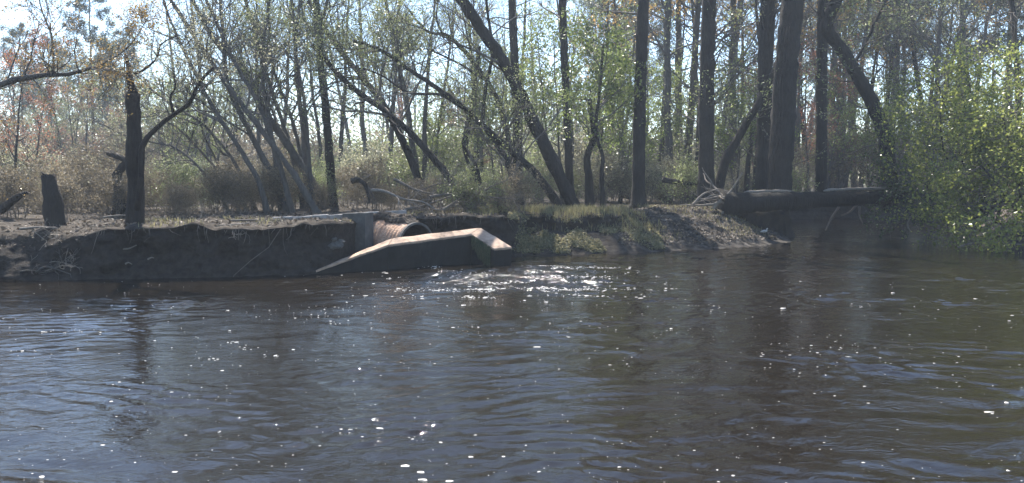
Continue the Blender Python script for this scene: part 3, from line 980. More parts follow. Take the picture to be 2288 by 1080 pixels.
ORD = ('first', 'second', 'third', 'fourth', 'fifth', 'sixth', 'seventh', 'eighth', 'ninth', 'tenth', 'eleventh', 'twelfth')
rank = {id(c): i for i, c in enumerate(sorted(clump, key=lambda c: c[0][0]))}
for k, c in enumerate(clump):
    hero_tree('clump_tree', 'slim grey leaning stem, %s from the left by its foot, behind the low wall panels' % ORD[rank[id(c)]], [
        dict(pts=list(c[:5]), Y0=24.5 + (k * 1.7) % 5, r0=c[5], r1=c[5] * .35, ext=2.0)],
        dict(airy, n1=17, L1=2.0, t0=.3, leaf=6, size=.03), 120 + k, 'bark_grey', 'leaf_spring' if k % 3 else 'leaf_pale', group='slim stems of the leaning clump')
hero_tree('twisted_tree', 'bare twisted limb tree against the sky left of the leaning trunk', [
    dict(pts=[(1160, 440), (1140, 330), (1110, 220), (1050, 130), (1000, 80), (955, 70), (905, 12)], Y0=31, r0=.14, r1=.03),
    dict(pts=[(1085, 180), (1020, 140), (960, 112), (930, 110)], Y0=31, r0=.05, r1=.02),
    dict(pts=[(990, 78), (975, 40), (982, -10)], Y0=31, r0=.04, r1=.02, ext=1)], dict(airy, n1=12, leaf=3, L1=1.8), 140)
for k, (name, lab, pts, r0, r1, Yb) in enumerate([
    ('upright_tree', 'straight dark trunk standing alone right of the grassy bank', [(1426, 466), (1428, 300), (1432, 150), (1438, -5)], .215, .19, 29.4),
    ('upright_tree', 'straight leafy-flanked trunk beside the root end of the fallen trunk', [(1578, 462), (1578, 300), (1580, 150), (1585, -5)], .30, .24, 31.5),
    ('upright_tree', 'straight dark trunk just left of the broadest trunk', [(1704, 450), (1708, 300), (1710, 150), (1716, -5)], .31, .26, 33.5),
    ('broad_tree', 'broadest trunk of the wood, vine strands down its left side, behind the fallen trunk', [(1736, 536), (1741, 440), (1748, 300), (1757, 150), (1772, -5)], .46, .37, 30.75),
    ('upright_tree', 'dark upright trunk right of the broadest trunk, behind the fallen trunk', [(1834, 440), (1836, 300), (1836, 150), (1840, -5)], .25, .22, 38),
    ('upright_tree', 'thin dark trunk rising behind the thick leaning trunk', [(1158, 455), (1156, 300), (1150, 150), (1144, -5)], .19, .14, 34),
    ('upright_tree', 'thin wavering trunk between the thick leaning trunk and the lone straight trunk', [(1275, 462), (1268, 300), (1262, 150), (1256, -5)], .16, .12, 32)]):
    stems = [dict(pts=pts, Y0=Yb, r0=r0, r1=r1, ext=7, flare=.75, ground=name != 'broad_tree')]
    sp = dict(tall, stem_specs=[dict(n1=34, t0=.12, L1=1.9, tpow=1.0) if k in (1, 2) else dict(n1=20, t0=.45)])
    if name == 'broad_tree':
        for j in range(4):
            x0 = 1712 + j * 6
            stems.append(dict(pts=[(x0 + 2, 436), (x0 + 6, 360), (x0 + 14 + j, 280), (x0 + 20, 180), (x0 + 34, 60)], Y0=30.2, r0=.022, r1=.018, flare=0, wob=.01))
        sp = dict(tall, stem_specs=[dict(n1=20, t0=.5)] + [dict(n1=0)] * 4)
    hero_tree(name, lab, stems, sp, 150 + k, 'bark_dark', ['leaf_spring', 'leaf_spring', 'leaf_pale', 'leaf_pale', 'leaf_spring', 'leaf_spring', 'leaf_spring'][k])
hero_tree('leaning_tree', 'vine-wrapped trunk curving left out of the green bushes on the right', [
    dict(pts=[(1992, 420), (1982, 330), (1962, 260), (1925, 185), (1880, 110), (1846, 60), (1870, 0)], Y0=31.5, r0=.27, r1=.2, ext=5),
    dict(pts=[(1905, 150), (1935, 95), (1960, 40), (1985, -10)], Y0=31.5, r0=.06, r1=.04, ext=2),
    dict(pts=[(1856, 70), (1835, 30), (1838, -10)], Y0=31.5, r0=.12, r1=.1, ext=3)], dict(tall, n1=26, t0=.15, L1=1.8), 160)
hero_tree('leaning_tree', 'dark trunk leaning right from the foot of the straight leafy-flanked trunk', [
    dict(pts=[(1596, 440), (1618, 370), (1648, 310), (1680, 255)], Y0=32.5, r0=.2, r1=.1, ext=2)], dict(tall, n1=14, L1=1.6), 161)
hero_tree('crooked_tree', 'short crooked dark trunk with a bent top right of the thick leaning trunk', [
    dict(pts=[(1318, 462), (1316, 400), (1312, 350), (1328, 305), (1322, 260)], Y0=30, r0=.15, r1=.07, ext=.6)], dict(tall, n1=14, L1=1.6, t0=.4), 162, 'bark_dark', 'leaf_bright')
hero_tree('crooked_tree', 'slender crooked sapling with bright leaves left of the lone straight trunk', [
    dict(pts=[(1348, 462), (1344, 400), (1346, 350), (1332, 295), (1340, 200)], Y0=29, r0=.08, r1=.04, ext=1.5)], dict(airy, n1=20, L1=1.8, size=.06), 163, 'bark_dark', 'leaf_bright')
hero_tree('curved_tree', 'pair of thin curved dark stems behind the brush pile', [
    dict(pts=[(1080, 440), (1062, 370), (1040, 330), (1050, 270), (1060, 200)], Y0=30, r0=.1, r1=.05, ext=1.5),
    dict(pts=[(1070, 420), (1040, 350), (1035, 310), (1045, 260)], Y0=30, r0=.06, r1=.03)], dict(airy, n1=10, L1=1.4), 164)

# ------------------------------------------------------------------ leafy bushes on the right
bush = dict(n1=26, L1=1.9, n2=5, n3=4, leaf=11, leaf_keep=.55, size=.052, jit=.15, t0=.22, out=1.1, fwd=.3, lift=.05, up=-.02, lift2=0, taper=.3, aspect=.7)
for k, (lab, stems, lm) in enumerate([
    ('bright green bush leaning out over the inlet, nearest the fallen trunk', [dict(pts=[(2200, 520), (2160, 430), (2110, 340), (2100, 250)], Y0=27.5, r0=.05, r1=.02), dict(pts=[(2205, 520), (2200, 430), (2180, 340), (2150, 210)], Y0=27.5, r0=.05, r1=.02), dict(pts=[(2200, 520), (2160, 460), (2120, 420)], Y0=27.2, r0=.03, r1=.015)], 'leaf_bush'),
    ('bright green bush trailing its twigs in the water at the right edge', [dict(pts=[(2290, 530), (2260, 460), (2220, 400), (2190, 370)], Y0=25.2, r0=.05, r1=.02), dict(pts=[(2265, 530), (2280, 440), (2260, 340), (2240, 260)], Y0=25.4, r0=.05, r1=.02), dict(pts=[(2290, 530), (2235, 500), (2195, 485)], Y0=24.8, r0=.03, r1=.015)], 'leaf_bush'),
    ('tall green shrub rising behind the bushes at the right edge', [dict(pts=[(2220, 500), (2210, 380), (2180, 250), (2150, 130)], Y0=29.5, r0=.07, r1=.02), dict(pts=[(2225, 500), (2260, 360), (2280, 220), (2300, 120)], Y0=29.5, r0=.06, r1=.02), dict(pts=[(2220, 490), (2150, 360), (2110, 230), (2090, 180)], Y0=29.2, r0=.05, r1=.02)], 'leaf_bush'),
    ('dark glossy evergreen shrub hanging over the far end of the fallen trunk', [dict(pts=[(2110, 470), (2085, 430), (2050, 395)], Y0=30.5, r0=.05, r1=.02), dict(pts=[(2115, 470), (2100, 420), (2080, 370)], Y0=30.5, r0=.05, r1=.02)], 'leaf_dark'),
    ('green shrub cut by the right edge of the picture', [dict(pts=[(2380, 540), (2370, 440), (2340, 330), (2310, 270)], Y0=25.5, r0=.05, r1=.02), dict(pts=[(2385, 540), (2420, 400), (2430, 250)], Y0=25.8, r0=.05, r1=.02)], 'leaf_bush')]):
    hero_tree('leafy_bush', lab, stems, dict(bush, n1=(22 if k < 3 else 15)), 200 + k, 'bark_dark', lm, cat='bush')
# pale dead stick lying on the water edge at the right
for k, (pts, lab) in enumerate([([(2140, 552), (2170, 545), (2215, 541), (2270, 546), (2310, 550)], 'long pale dead stick lying along the water under the right bushes'),
                                ([(2240, 522), (2280, 514), (2320, 505)], 'pale bare branch poking from the bushes at the right edge'),
                                ([(2035, 520), (2028, 500), (2045, 470)], 'thin grey stick slanting into the inlet water')]):
    P = np.array([at(x, y, 25.0 if k < 2 else 29) for x, y in pts])
    c = P[0].copy(); pp = catmull(P, 14)
    b = MB(); b.tubes(pp[None], np.linspace(.032, .014, 14)[None], 6, cap=True)
    obj_ = tag(obj('dead_stick', b.mesh('dead_stick', True, c), M['deadwood'], None, c), lab, 'stick')

# ------------------------------------------------------------------ background wood: prototypes and copies
PT = {}
bgs = dict(airy, n1=22, L1=2.8, size=.046, jit=.13, leaf=11, leaf_keep=.6)
PT['slender'] = [proto_tree('slender_tree', 300 + k, 14 + k, .14 + .03 * k, .10 + .04 * k, dict(bgs, t0=.32), 'bark_grey', 'leaf_spring') for k in range(3)]
PT['pale'] = [proto_tree('pale_leaved_tree', 310 + k, 13, .14, .08, dict(bgs, t0=.3, leaf=7), 'bark_grey', 'leaf_pale') for k in range(2)]
PT['bare'] = [proto_tree('bare_tree', 320 + k, 14, .13, .12, dict(bgs, t0=.28, leaf=0, n1=26), 'bark_dark', 'leaf_tan', stems=1 + k) for k in range(2)]
PT['red'] = [proto_tree('red_budded_tree', 330, 9, .09, .1, dict(bgs, t0=.2, L1=2.4, leaf=8, size=.055), 'bark_grey', 'leaf_red')]
PT['orange'] = [proto_tree('orange_leaved_tree', 340, 16, .2, .05, dict(bgs, t0=.35, L1=3.0, leaf=9, size=.07), 'bark_grey', 'leaf_orange')]
PT['pine'] = [proto_tree('pine_tree', 350 + k, 17, .2, .02, dict(n1=46, L1=2.6, n2=5, n3=4, leaf=13, size=.13, aspect=.22, jit=.13, t0=.38, fwd=-.05, lift=.15, taper=.6, curl=.1), 'bark_dark', 'leaf_pine') for k in range(2)]
PT['bright'] = [proto_tree('bright_sapling', 360 + k, 6.5, .06, .12, dict(bgs, t0=.2, L1=1.9, leaf=9, leaf_keep=.55, size=.055), 'bark_grey', 'leaf_bright', stems=2) for k in range(2)]
PT['thicket'] = [proto_tree('thicket_shrub', 370 + k, 1.9, .022, .25, dict(n1=12, L1=.9, n2=4, n3=3, leaf=3, size=.04, jit=.1, t0=.1, curl=.2), 'brush', ('leaf_tan', 'leaf_pale', 'leaf_spring')[k], 'brush', stems=6) for k in range(3)]
LAB = {'slender': (('slender grey tree', 'slim straight grey tree', 'tall slim tree'), 'with sparse spring leaves', 'tree', 'slender spring-leaved trees of the wood'),
       'pale': (('pale-leaved tree', 'buff-leaved tree'), 'in thin new leaf', 'tree', 'pale-leaved trees of the wood'),
       'bare': (('nearly leafless dark tree', 'leafless twin-stemmed tree'), '', 'tree', 'bare trees of the wood'),
       'red': (('small tree',), 'with reddish new buds', 'tree', 'red-budded trees of the wood'),
       'orange': (('tall tree',), 'with orange-tan new leaves', 'tree', 'orange-leaved trees of the wood'),
       'pine': (('dark green pine', 'dark pine'), '', 'pine', 'pines of the wood'),
       'bright': (('bright green sapling', 'young bright-leaved sapling'), '', 'sapling', 'bright green saplings'),
       'thicket': (('brown tangled shrub', 'pale tangled shrub', 'greenish tangled shrub'), '', 'shrub', 'low shrubs of the undergrowth')}
ZONES = ((60, 'at the left edge behind the stump'), (190, 'behind the stump'), (300, 'behind the tall broken snag'), (440, 'just right of the broken snag'), (600, 'behind the low wall panels'), (765, 'behind the leaning clump'),
         (905, 'behind the upright wall block'), (1060, 'behind the brush pile'), (1200, 'left of the thick leaning trunk'), (1350, 'right of the thick leaning trunk'), (1500, 'around the lone straight trunk'),
         (1640, 'behind the leafy-flanked trunk'), (1790, 'behind the broadest trunk'), (1990, 'beyond the fallen trunk'), (2140, 'behind the inlet bush'), (9999, 'behind the right-edge bushes'))


def wood_label(kind, i, px, Y):
    looks, extra, cat, grp = LAB[kind]
    far = 'near' if Y < 34 else 'mid-distance' if Y < 50 else 'far' if Y < 66 else 'farthest'
    zone = next(z for lim, z in ZONES if px < lim)
    return ' '.join(x for x in (far, looks[i % len(looks)], extra, zone) if x), cat, grp


used = set()
rng = np.random.default_rng(77)


def put(kind, px, Y, sc=1.0, variant=None):
    lst = PT[kind]
    i = rng.integers(len(lst)) if variant is None else variant % len(lst)
    x = (px - CX) / F * Y
    z = gz_at(x, Y)
    if z < 0.5 or (1765 < px < 2110 and Y < 47):
        return
    first = (kind, i) not in used
    used.add((kind, i))
    lab, cat, grp = wood_label(kind, i, px, Y)
    if px > 1450 and kind in ('slender', 'pale', 'bare', 'orange', 'pine'):
        sc *= 1.18
    place(lst[i], (x, Y, z - 0.02), rng.uniform(0, 6.28), sc * rng.uniform(.88, 1.12), lab, cat, grp, first)


# left: lower and farther, so that the sky shows
for px in np.linspace(-350, 420, 16):
    put('pale' if rng.random() < .5 else 'slender', px + rng.normal(0, 25), rng.uniform(55, 80), .68 if px < 300 else .45)
for px, Y, s in ((215, 62, .8), (250, 66, .72), (290, 70, .72), (60, 70, .8), (120, 80, .9), (-90, 60, .8)):
    put('pine', px, Y, s)
for px, Y, s in ((25, 27, .62), (70, 30, .5), (-40, 26, .6), (155, 45, .6), (250, 50, .6), (1075, 45, .5), (1800, 47.5, 1.0), (1845, 47.8, .95), (1690, 42, .8), (1875, 49, .8), (860, 52, .6), (1010, 55, .6)):
    put('red', px, Y, s)
for px in np.linspace(150, 470, 9):
    put('slender', px + rng.normal(0, 20), rng.uniform(36, 50), .36)
    put('bare', px + rng.normal(0, 20), rng.uniform(45, 60), .42)
# middle and right
for px in np.linspace(450, 2420, 44):
    k = rng.choice(['slender', 'pale', 'bare', 'slender', 'bare'])
    put(k, px + rng.normal(0, 25), rng.uniform(33, 60), rng.uniform(.85, 1.1))
for px in np.linspace(480, 2500, 26):
    k = rng.choice(['slender', 'pale', 'bare'])
    put(k, px + rng.normal(0, 25), rng.uniform(58, 85), 1.1)
for px, Y in ((1395, 44), (1475, 40), (1530, 41), (1640, 43), (1480, 52), (1520, 46), (1560, 56), (1620, 50), (1660, 58), (1980, 54), (2060, 60), (1780, 52), (1850, 50), (1910, 60), (2150, 50), (2250, 56), (1350, 62)):
    put('orange', px, Y, 1.0)
for px, Y in ((1385, 60), (1440, 75), (1880, 62), (2010, 70), (2120, 58), (2230, 64), (2290, 52), (900, 90), (560, 95)):
    put('pine', px, Y, 1.1)
for px, Y in ((1240, 36), (1335, 38), (1390, 37), (1500, 40), (1110, 38), (1640, 40), (1690, 44), (1780, 42), (1880, 49), (1940, 50), (2010, 49), (2080, 52), (960, 42), (450, 48), (420, 52)):
    put('bright', px, Y, rng.uniform(.8, 1.15))
for px in np.linspace(1740, 2160, 16):
    put(('slender', 'pale', 'bare')[rng.integers(3)], px + rng.normal(0, 10), rng.uniform(47.5, 60), rng.uniform(.9, 1.1))
for px in np.linspace(-200, 2400, 34):
    put('pale' if rng.random() < .6 else 'bright', px + rng.normal(0, 25), rng.uniform(60, 88), rng.uniform(.5, .75))
for px in np.linspace(-250, 2350, 95):
    put('thicket', px + rng.normal(0, 12), rng.uniform(33, 48) if px > 420 else rng.uniform(22, 44), rng.uniform(.6, 1.15), (0 if px < 640 and rng.random() < .45 else None if rng.random() < .5 else 1 + rng.integers(2)))
for px in np.linspace(-250, 2400, 90):
    put('thicket', px + rng.normal(0, 12), rng.uniform(46, 80), rng.uniform(1.5, 2.3), 0 if px < 700 else None)
for px in np.linspace(-120, 620, 22):
    put('thicket', px + rng.normal(0, 12), rng.uniform(20.5, 26), rng.uniform(.35, .7), 0)

for px in np.linspace(-100, 1180, 44):
    put('thicket', px + rng.normal(0, 14), rng.uniform(23.5, 33), rng.uniform(.4, .75), (0, 0, 2)[rng.integers(3)])

# far wood that closes the view
rng = np.random.default_rng(88)
tb, lb = MB(), MB()
for k in range(260):
    a = rng.uniform(-1.05, 1.05); Y = rng.uniform(95, 150)
    x = math.tan(a) * Y if abs(a) < .8 else math.copysign(rng.uniform(60, 150), a)
    hgt = rng.uniform(10, 18)
    pp = np.array([[x, Y, .8], [x + rng.normal(0, .4), Y, hgt * .5], [x + rng.normal(0, .8), Y, hgt]])
    tb.tubes(pp[None], np.array([[.2, .14, .03]]), 5)
    m = 380
    C = np.stack([x + rng.normal(0, 2.2, m), Y + rng.normal(0, 2.2, m), hgt * rng.uniform(.02, 1.05, m) ** 1.15], 1)
    V, Q = leaves(rng, C, .3, .2)
    lb.add(V, Q)
ub = MB()
m = 26000
Yu = rng.uniform(85, 150, m)
V, Q = leaves(rng, np.stack([rng.uniform(-1.0, 1.0, m) * Yu * 1.1, Yu, 1 + 6 * rng.random(m) ** 1.5], 1), .3, .2)
ub.add(V, Q)
fw = empty('far_wood', (0, 120, 1))
tag(fw, 'hazy far-off wood closing the view behind the trees', 'wood', kind='stuff')
for nm, bb, mm in (('trunks', tb, 'bark_grey'), ('foliage', lb, 'leaf_spring'), ('undergrowth', ub, 'leaf_tan')):
    o = obj(nm, bb.mesh(nm, False, (0, 120, 1)), M[mm], fw)
    o['kind'] = 'stuff'

# ------------------------------------------------------------------ brush pile, roots, fallen branches
rng = np.random.default_rng(55)


def dead_branch(name, label, pts, Y, r, seed, mat='deadwood', n1=8, L1=.7, cat='branch', group=None, Y1=None):
    g = np.random.default_rng(seed)
    P = np.array([at(x, y, Y + ((Y1 or Y) - Y) * i / (len(pts) - 1)) for i, (x, y) in enumerate(pts)])
    pp = catmull(P, 16)
    c = pp[0].copy()
    b = MB(); b.tubes(pp[None], np.linspace(r, r * .35, 16)[None], 7, cap=True)
    if n1:
        lv = skeleton(g, pp, np.linspace(r, r * .35, 16), dict(n1=n1, L1=L1, n2=3, n3=2, t0=.2, curl=.22, out=.9, fwd=.5, lift=.0))
        for li, (PP, RR) in enumerate(lv):
            b.tubes(PP, np.maximum(RR, .005), (5, 4, 3)[li])
    return tag(obj(name, b.mesh(name, True, c), M[mat], None, c), label, cat, group)


pile = [((830, 425), (860, 428), (900, 445), (945, 452), (975, 470)), ((990, 470), (1030, 445), (1050, 442), (1062, 470)), ((900, 470), (940, 462), (990, 445), (1040, 430)), ((790, 405), (815, 410), (835, 440)),
        ((1020, 400), (1050, 370), (1095, 338)), ((1040, 470), (1075, 440), (1120, 430)), ((960, 440), (1010, 435), (1080, 440), (1150, 445)), ((880, 400), (930, 425), (1000, 440)),
        ((1000, 462), (1060, 455), (1110, 470)), ((1100, 455), (1160, 440), (1230, 450)), ((930, 430), (985, 410), (1035, 415)), ((1060, 468), (1085, 425), (1140, 400))]
labs = ['pale forked dead branch sagging above the pipe']
for k, pts in enumerate(pile):
    dead_branch('dead_branch', 'bare dead branch tangled in the brush pile behind the pipe', pts, 23.5 + (k * .6) % 3.2, .05 if k < 8 else .03, 400 + k, 'deadwood' if k in (0, 1, 8) else 'brush', 9, .9, group='branches of the brush pile')
dead_branch('hollow_log', 'dark broken log end curling out of the undergrowth left of the brush pile', [(785, 405), (800, 402), (815, 412), (822, 432), (826, 455)], 25, .095, 440, 'bark_dark', 0, cat='log')
for k, (pts, Y, r, lab, mat) in enumerate([
    ([(400, 532), (425, 515), (470, 506), (520, 502), (580, 497)], 18.0, .022, 'long thin pale root hanging over the middle of the left bank', 'deadwood'),
    ([(430, 525), (440, 510), (437, 500)], 17.95, .014, 'short pale root crossing the long root on the left bank', 'deadwood'),
    ([(250, 557), (285, 556), (305, 548)], 17.5, .026, 'wavy pale root sticking out of the dark left bank below the snag', 'deadwood'),
    ([(215, 555), (235, 554), (248, 556)], 17.5, .02, 'faint thin root beside the wavy root on the left bank', 'brush'),
    ([(280, 590), (287, 587), (295, 591)], 17.4, .02, 'small curled root low on the left bank', 'deadwood'),
    ([(330, 580), (338, 576), (344, 577)], 17.45, .02, 'tiny root tip halfway down the left bank', 'deadwood'),
    ([(170, 528), (210, 530), (240, 548)], 17.6, .03, 'grey root sloping down the left bank from the litter', 'brush'),
    ([(45, 512), (90, 508), (128, 510)], 17.5, .03, 'pale branch lying on the leaf litter by the stump', 'deadwood'),
    ([(232, 486), (265, 482), (290, 482)], 19.5, .03, 'thin pale pole lying against the tall snag', 'deadwood'),
    ([(440, 497), (560, 492), (640, 492)], 19.6, .03, 'thin pole lying along the low wall panels', 'brush'),
    ([(0, 470), (40, 440), (62, 430)], 20.5, .12, 'mossy leaning log at the left edge', 'bark_dark'),
    ([(1548, 458), (1572, 434), (1606, 422)], 29.0, .05, 'pale bent branch resting against the straight leafy-flanked trunk', 'deadwood'),
    ([(1592, 468), (1612, 446), (1632, 428), (1660, 385)], 28.9, .055, 'pale stick leaning on the root end of the fallen trunk', 'deadwood'),
    ([(1480, 402), (1520, 408), (1562, 412)], 33, .13, 'mossy log lying behind the two straight trunks', 'bark_dark')]):
    dead_branch('exposed_root' if k < 7 else 'fallen_branch', lab, pts, Y, r, 450 + k, mat, 4 if k in (0, 7, 11, 12) else 0, .5, cat='root' if k < 7 else 'branch')

b = MB()
for k in range(95):
    x = rng.uniform(-8.6, -3.9) if k < 65 else rng.uniform(-2.2, .3)
    i = int(np.searchsorted(xs, x)); j = int(np.searchsorted(v, .445))
    st = GV[j, i] + np.array([0, -.02, -.02])
    L = rng.lognormal(math.log(.12), .8)
    P = walk(rng, st[None], np.array([[rng.normal(0, .35), -.35, -1.0]]), np.array([L]), 5, .25, -.12)
    b.tubes(P, (rng.uniform(.004, .011) * np.linspace(1, .3, 5))[None], 4)
tag(obj('hanging_rootlets', b.mesh('hanging_rootlets'), M['brush']), 'fine rootlets dangling from the eroded bank lip', 'roots', kind='stuff')

# debris heap at the left water edge
for k in range(16):
    x = rng.uniform(-10, 110); y0 = rng.uniform(560, 622)
    pts = [(x, y0), (x + rng.uniform(15, 45), y0 - rng.uniform(-8, 14)), (x + rng.uniform(50, 90), y0 - rng.uniform(-6, 18))]
    dead_branch('driftwood', 'driftwood stick in the heap at the left water edge', pts, 16.95 + (622 - y0) / 62 * .8, rng.uniform(.012, .03), 480 + k, 'deadwood' if k % 5 == 0 else 'bark_grey', 2, .22, cat='driftwood', group='driftwood at the left water edge')

# ------------------------------------------------------------------ grass, litter, ground cover
rng = np.random.default_rng(91)


def blades(n, sampler, hmin, hmax, wd):
    b = MB()
    V, Q = [], []
    for k in range(n):
        p = sampler()
        if p is None: continue
        x, y = p
        z = gz_at(x, y)
        if z < 0.02: continue
        a = rng.uniform(0, 6.28); h = rng.uniform(hmin, hmax); ln = rng.uniform(.1, .7) * h
        d = np.array([math.cos(a), math.sin(a), 0]); s = np.array([-d[1], d[0], 0]) * wd
        c = np.array([x, y, z - .01])
        m = c + d * ln * .3 + np.array([0, 0, h * .6]); t = c + d * ln + np.array([0, 0, h])
        i = len(V)
        V += [c - s, c + s, m + s * .7, m - s * .7, t + s * .1, t - s * .1]
        Q += [[i, i + 1, i + 2, i + 3], [i + 3, i + 2, i + 4, i + 5]]
    b.add(np.array(V), np.array(Q))
    return b


def lip_sampler(x0, x1, o0, o1, patch=0.0, seed=7):
    def f():
        x = rng.uniform(x0, x1)
        y = np.interp(x, xs, ysh) + rng.uniform(o0, o1)
        if vnoise(np.array([x * 1.1]), np.array([y * 1.1]), seed)[0] < patch - .5 + .0: return None
        return x, y
    return f


tag(obj('grass', blades(9000, lip_sampler(-1.2, 4.6, 1.2, 5.5, .45), .07, .24, .008), M['grass']), 'short sunlit grass on the bank top above the cliff', 'grass', kind='stuff')
tag(obj('grass', blades(6500, lip_sampler(3.4, 8.6, .7, 7.0, .52), .03, .12, .008), M['grass']), 'thin grass on the crest behind the sandy spit', 'grass', kind='stuff')
tag(obj('grass', blades(2600, lip_sampler(-8.6, -0.5, .05, 2.6, .58), .04, .13, .008), M['grass']), 'sparse grass tufts along the left bank lip', 'grass', kind='stuff')
C = []
while len(C) < 13000:
    x = rng.uniform(-.1, 4.4); y = np.interp(x, xs, ysh) + rng.uniform(.05, 1.35)
    if vnoise(np.array([x * 2.2]), np.array([y * 2.2]), 5)[0] < -.18 + .25 * rng.random(): continue
    C.append((x, y, gz_at(x, y) + abs(rng.normal(.03, .035))))
V, Q = leaves(rng, np.array(C), .035, .012, .5)
b = MB(); b.add(V, Q)
tag(obj('ground_cover', b.mesh('ground_cover', False), M['cover']), 'low green plants covering the slumped bank beside the culvert', 'plants', kind='stuff')
C = []
for k in range(13000):
    x = rng.uniform(-11, 9) if k < 9000 else rng.uniform(3, 9); y = np.interp(x, xs, ysh) + rng.uniform(.1, 1) ** 1.4 * 7
    z = gz_at(x, y)
    if z > (.6 if x < 3 else .12): C.append((x, y, z + .012))
V, Q = leaves(rng, np.array(C), .045, .008, .8)
b = MB(); b.add(V, Q)
tag(obj('leaf_litter', b.mesh('leaf_litter', False), M['litter']), 'dead brown leaves lying on the bank top', 'leaves', kind='stuff')

# ------------------------------------------------------------------ floating foamy flecks, many added to imitate sun glints
rng = np.random.default_rng(19)
b = MB()
cl = [(rng.uniform(-4, 5.5), rng.uniform(4.6, 15)) for _ in range(26)]
pts = []
for k in range(560):
    if rng.random() < .55:
        c = cl[rng.integers(len(cl))]; x, y = c[0] + rng.normal(0, .55), c[1] + rng.normal(0, .5)
    else:
        y = 4.4 + 12 * rng.random() ** 1.3; x = rng.uniform(-.62, .62) * y
    if y < 4.2: continue
    pts.append((x, y, rng.lognormal(math.log(.0075), .6)))
for k in range(3000):  # white flecks added as sun glints, thickest below the outlet
    if rng.random() < .25:
        q = (rng.uniform(0, 2288), 615 + 465 * rng.random() ** 1.2)
        p = on_z(q[0], q[1], 0); pts.append((p[0], p[1], rng.lognormal(math.log(.0075 if p[1] > 9 else .0045), .4)))
    else:
        r_ = rng.integers(9)
        x, y = rng.normal(0.0, 1.2) + .05 * r_, 14.7 + .66 * r_ + rng.normal(0, .14) + .25 * math.sin(r_ * 2.1)
        if vnoise(np.array([x * 1.6]), np.array([y * 2.0]), 44)[0] < -.12: continue
        pts.append((x, y, rng.lognormal(math.log(.016), .45)))
for cx_, cy_ in ((100, 741), (175, 739), (225, 741), (520, 768), (545, 776), (612, 795), (722, 700), (747, 722), (360, 686), (270, 688), (470, 800), (60, 785), (1280, 655), (1600, 690), (1930, 680), (780, 960), (930, 985)):  # small fleck clusters imitating scattered sun glints
    for k in range(7):
        p = on_z(cx_ + rng.normal(0, 16), cy_ + rng.normal(0, 3), 0); pts.append((p[0], p[1], rng.lognormal(math.log(.0011 * p[1]), .3)))
for px, py, s in ((1826, 788, .022), (2248, 902, .035), (2210, 920, .03), (905, 1040, .03), (940, 1055, .03), (946, 1070, .034), (1005, 1075, .028), (850, 958, .026), (2262, 705, .03), (2180, 668, .035), (655, 781, .022), (615, 795, .025), (1052, 1024, .02), (985, 990, .02), (390, 1055, .02)):
    p = on_z(px, py, 0); pts.append((p[0], p[1], s))
for (x, y, s) in pts:
    s = min(s * .62, .022)
    z = float(wave(np.array([x]), np.array([y]))[0])
    k = 9
    a = np.arange(k) / k * 6.283
    rr = s * (1 + .35 * rng.normal(0, .6, k)) * np.array([1])
    e = rng.uniform(1, 2.2)
    r0 = np.stack([x + rr * np.cos(a) * e, y + rr * np.sin(a), np.full(k, z - .004)], 1)
    r1 = np.stack([x + rr * .8 * np.cos(a) * e, y + rr * .8 * np.sin(a), np.full(k, z + s * .15)], 1)
    top = np.array([[x, y, z + s * .25]])
    i = np.arange(k); j = (i + 1) % k
    b.add(np.concatenate([r0, r1, top]), np.stack([i, j, j + k, i + k], 1), np.stack([i + k, j + k, np.full(k, 2 * k)], 1))
tag(obj('foam_glints', b.mesh('foam_glints'), M['foam_glints']), 'small white foamy flecks drifting on the river, many added to imitate sun glints', 'foam_glints', kind='stuff')

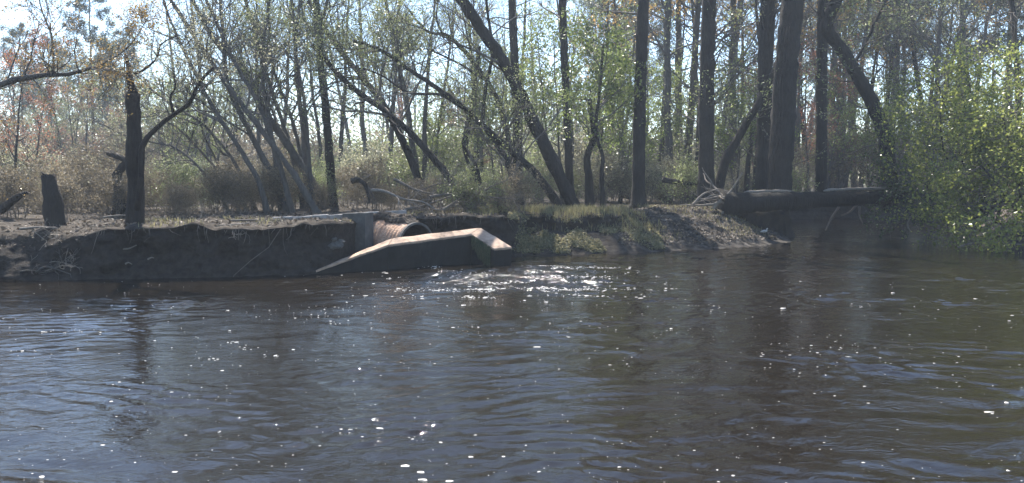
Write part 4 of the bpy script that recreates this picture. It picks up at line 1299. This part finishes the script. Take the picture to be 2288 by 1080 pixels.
# ------------------------------------------------------------------ wading bird
fx = at(1709, 500, 28.2)
zb = gz_at(fx[0], fx[1])
bird = empty('wading_bird', (fx[0], fx[1], zb))
tag(bird, 'small pale wading bird standing on the spit in the shade below the fallen trunk', 'bird')
sp_ = np.array([[-.15, .115], [-.10, .125], [-.05, .135], [0, .14], [.045, .15], [.065, .175], [.07, .205], [.075, .225], [.09, .232], [.105, .228]])
rr_ = np.array([.006, .022, .042, .05, .042, .026, .018, .020, .020, .008])
p = catmull(np.stack([sp_[:, 0], sp_[:, 0] * 0, sp_[:, 1]], 1), 34)
b = MB(); b.tubes(p[None], np.interp(np.linspace(0, 9, 34), np.arange(10), rr_)[None], 12, cap=True)
obj('body', b.mesh('body'), M['feather'], bird)
b = MB(); b.tubes(np.array([[[.10, 0, .229], [.125, 0, .224], [.15, 0, .216]]]), np.array([[.006, .004, .0015]]), 6)
obj('beak', b.mesh('beak'), M['beak'], bird)
for s in (-1, 1):
    b = MB(); b.tubes(np.array([[[-.005, s * .018, .10], [.012, s * .018, .055], [-.004, s * .018, .004], [.03, s * .018, -.002]]]), np.array([[.006, .005, .004, .003]]), 6)
    obj('leg', b.mesh('leg'), M['beak'], bird)
    b = MB(); P = catmull([(-.15, s * .012, .118), (-.05, s * .04, .145), (.03, s * .036, .15)], 8)
    b.tubes(P[None], np.array([[.004, .014, .02, .024, .024, .02, .014, .004]]), 8)
    obj('wing', b.mesh('wing'), M['feather'], bird)

# ------------------------------------------------------------------ thin volume added to imitate lens glare
b = MB()
x0, x1, y0, y1, z0, z1 = -330, 330, -40, 330, -1.8, 30
b.box([(x0, y0, z0), (x1, y0, z0), (x1, y1, z0), (x0, y1, z0), (x0, y0, z1), (x1, y0, z1), (x1, y1, z1), (x0, y1, z1)])
m, n, l, out = new_mat('glare_haze')
pv = n.new('ShaderNodeVolumePrincipled')
pv.inputs['Color'].default_value = (0.74, 0.85, 1.0, 1)
pv.inputs['Density'].default_value = 0.0009
pv.inputs['Anisotropy'].default_value = 0.35
l.new(pv.outputs[0], out.inputs['Volume'])
hz = obj('glare_haze', b.mesh('glare_haze', False), m)
tag(hz, 'thin bluish veil in the air, added to imitate lens glare', 'glare_haze', kind='stuff')
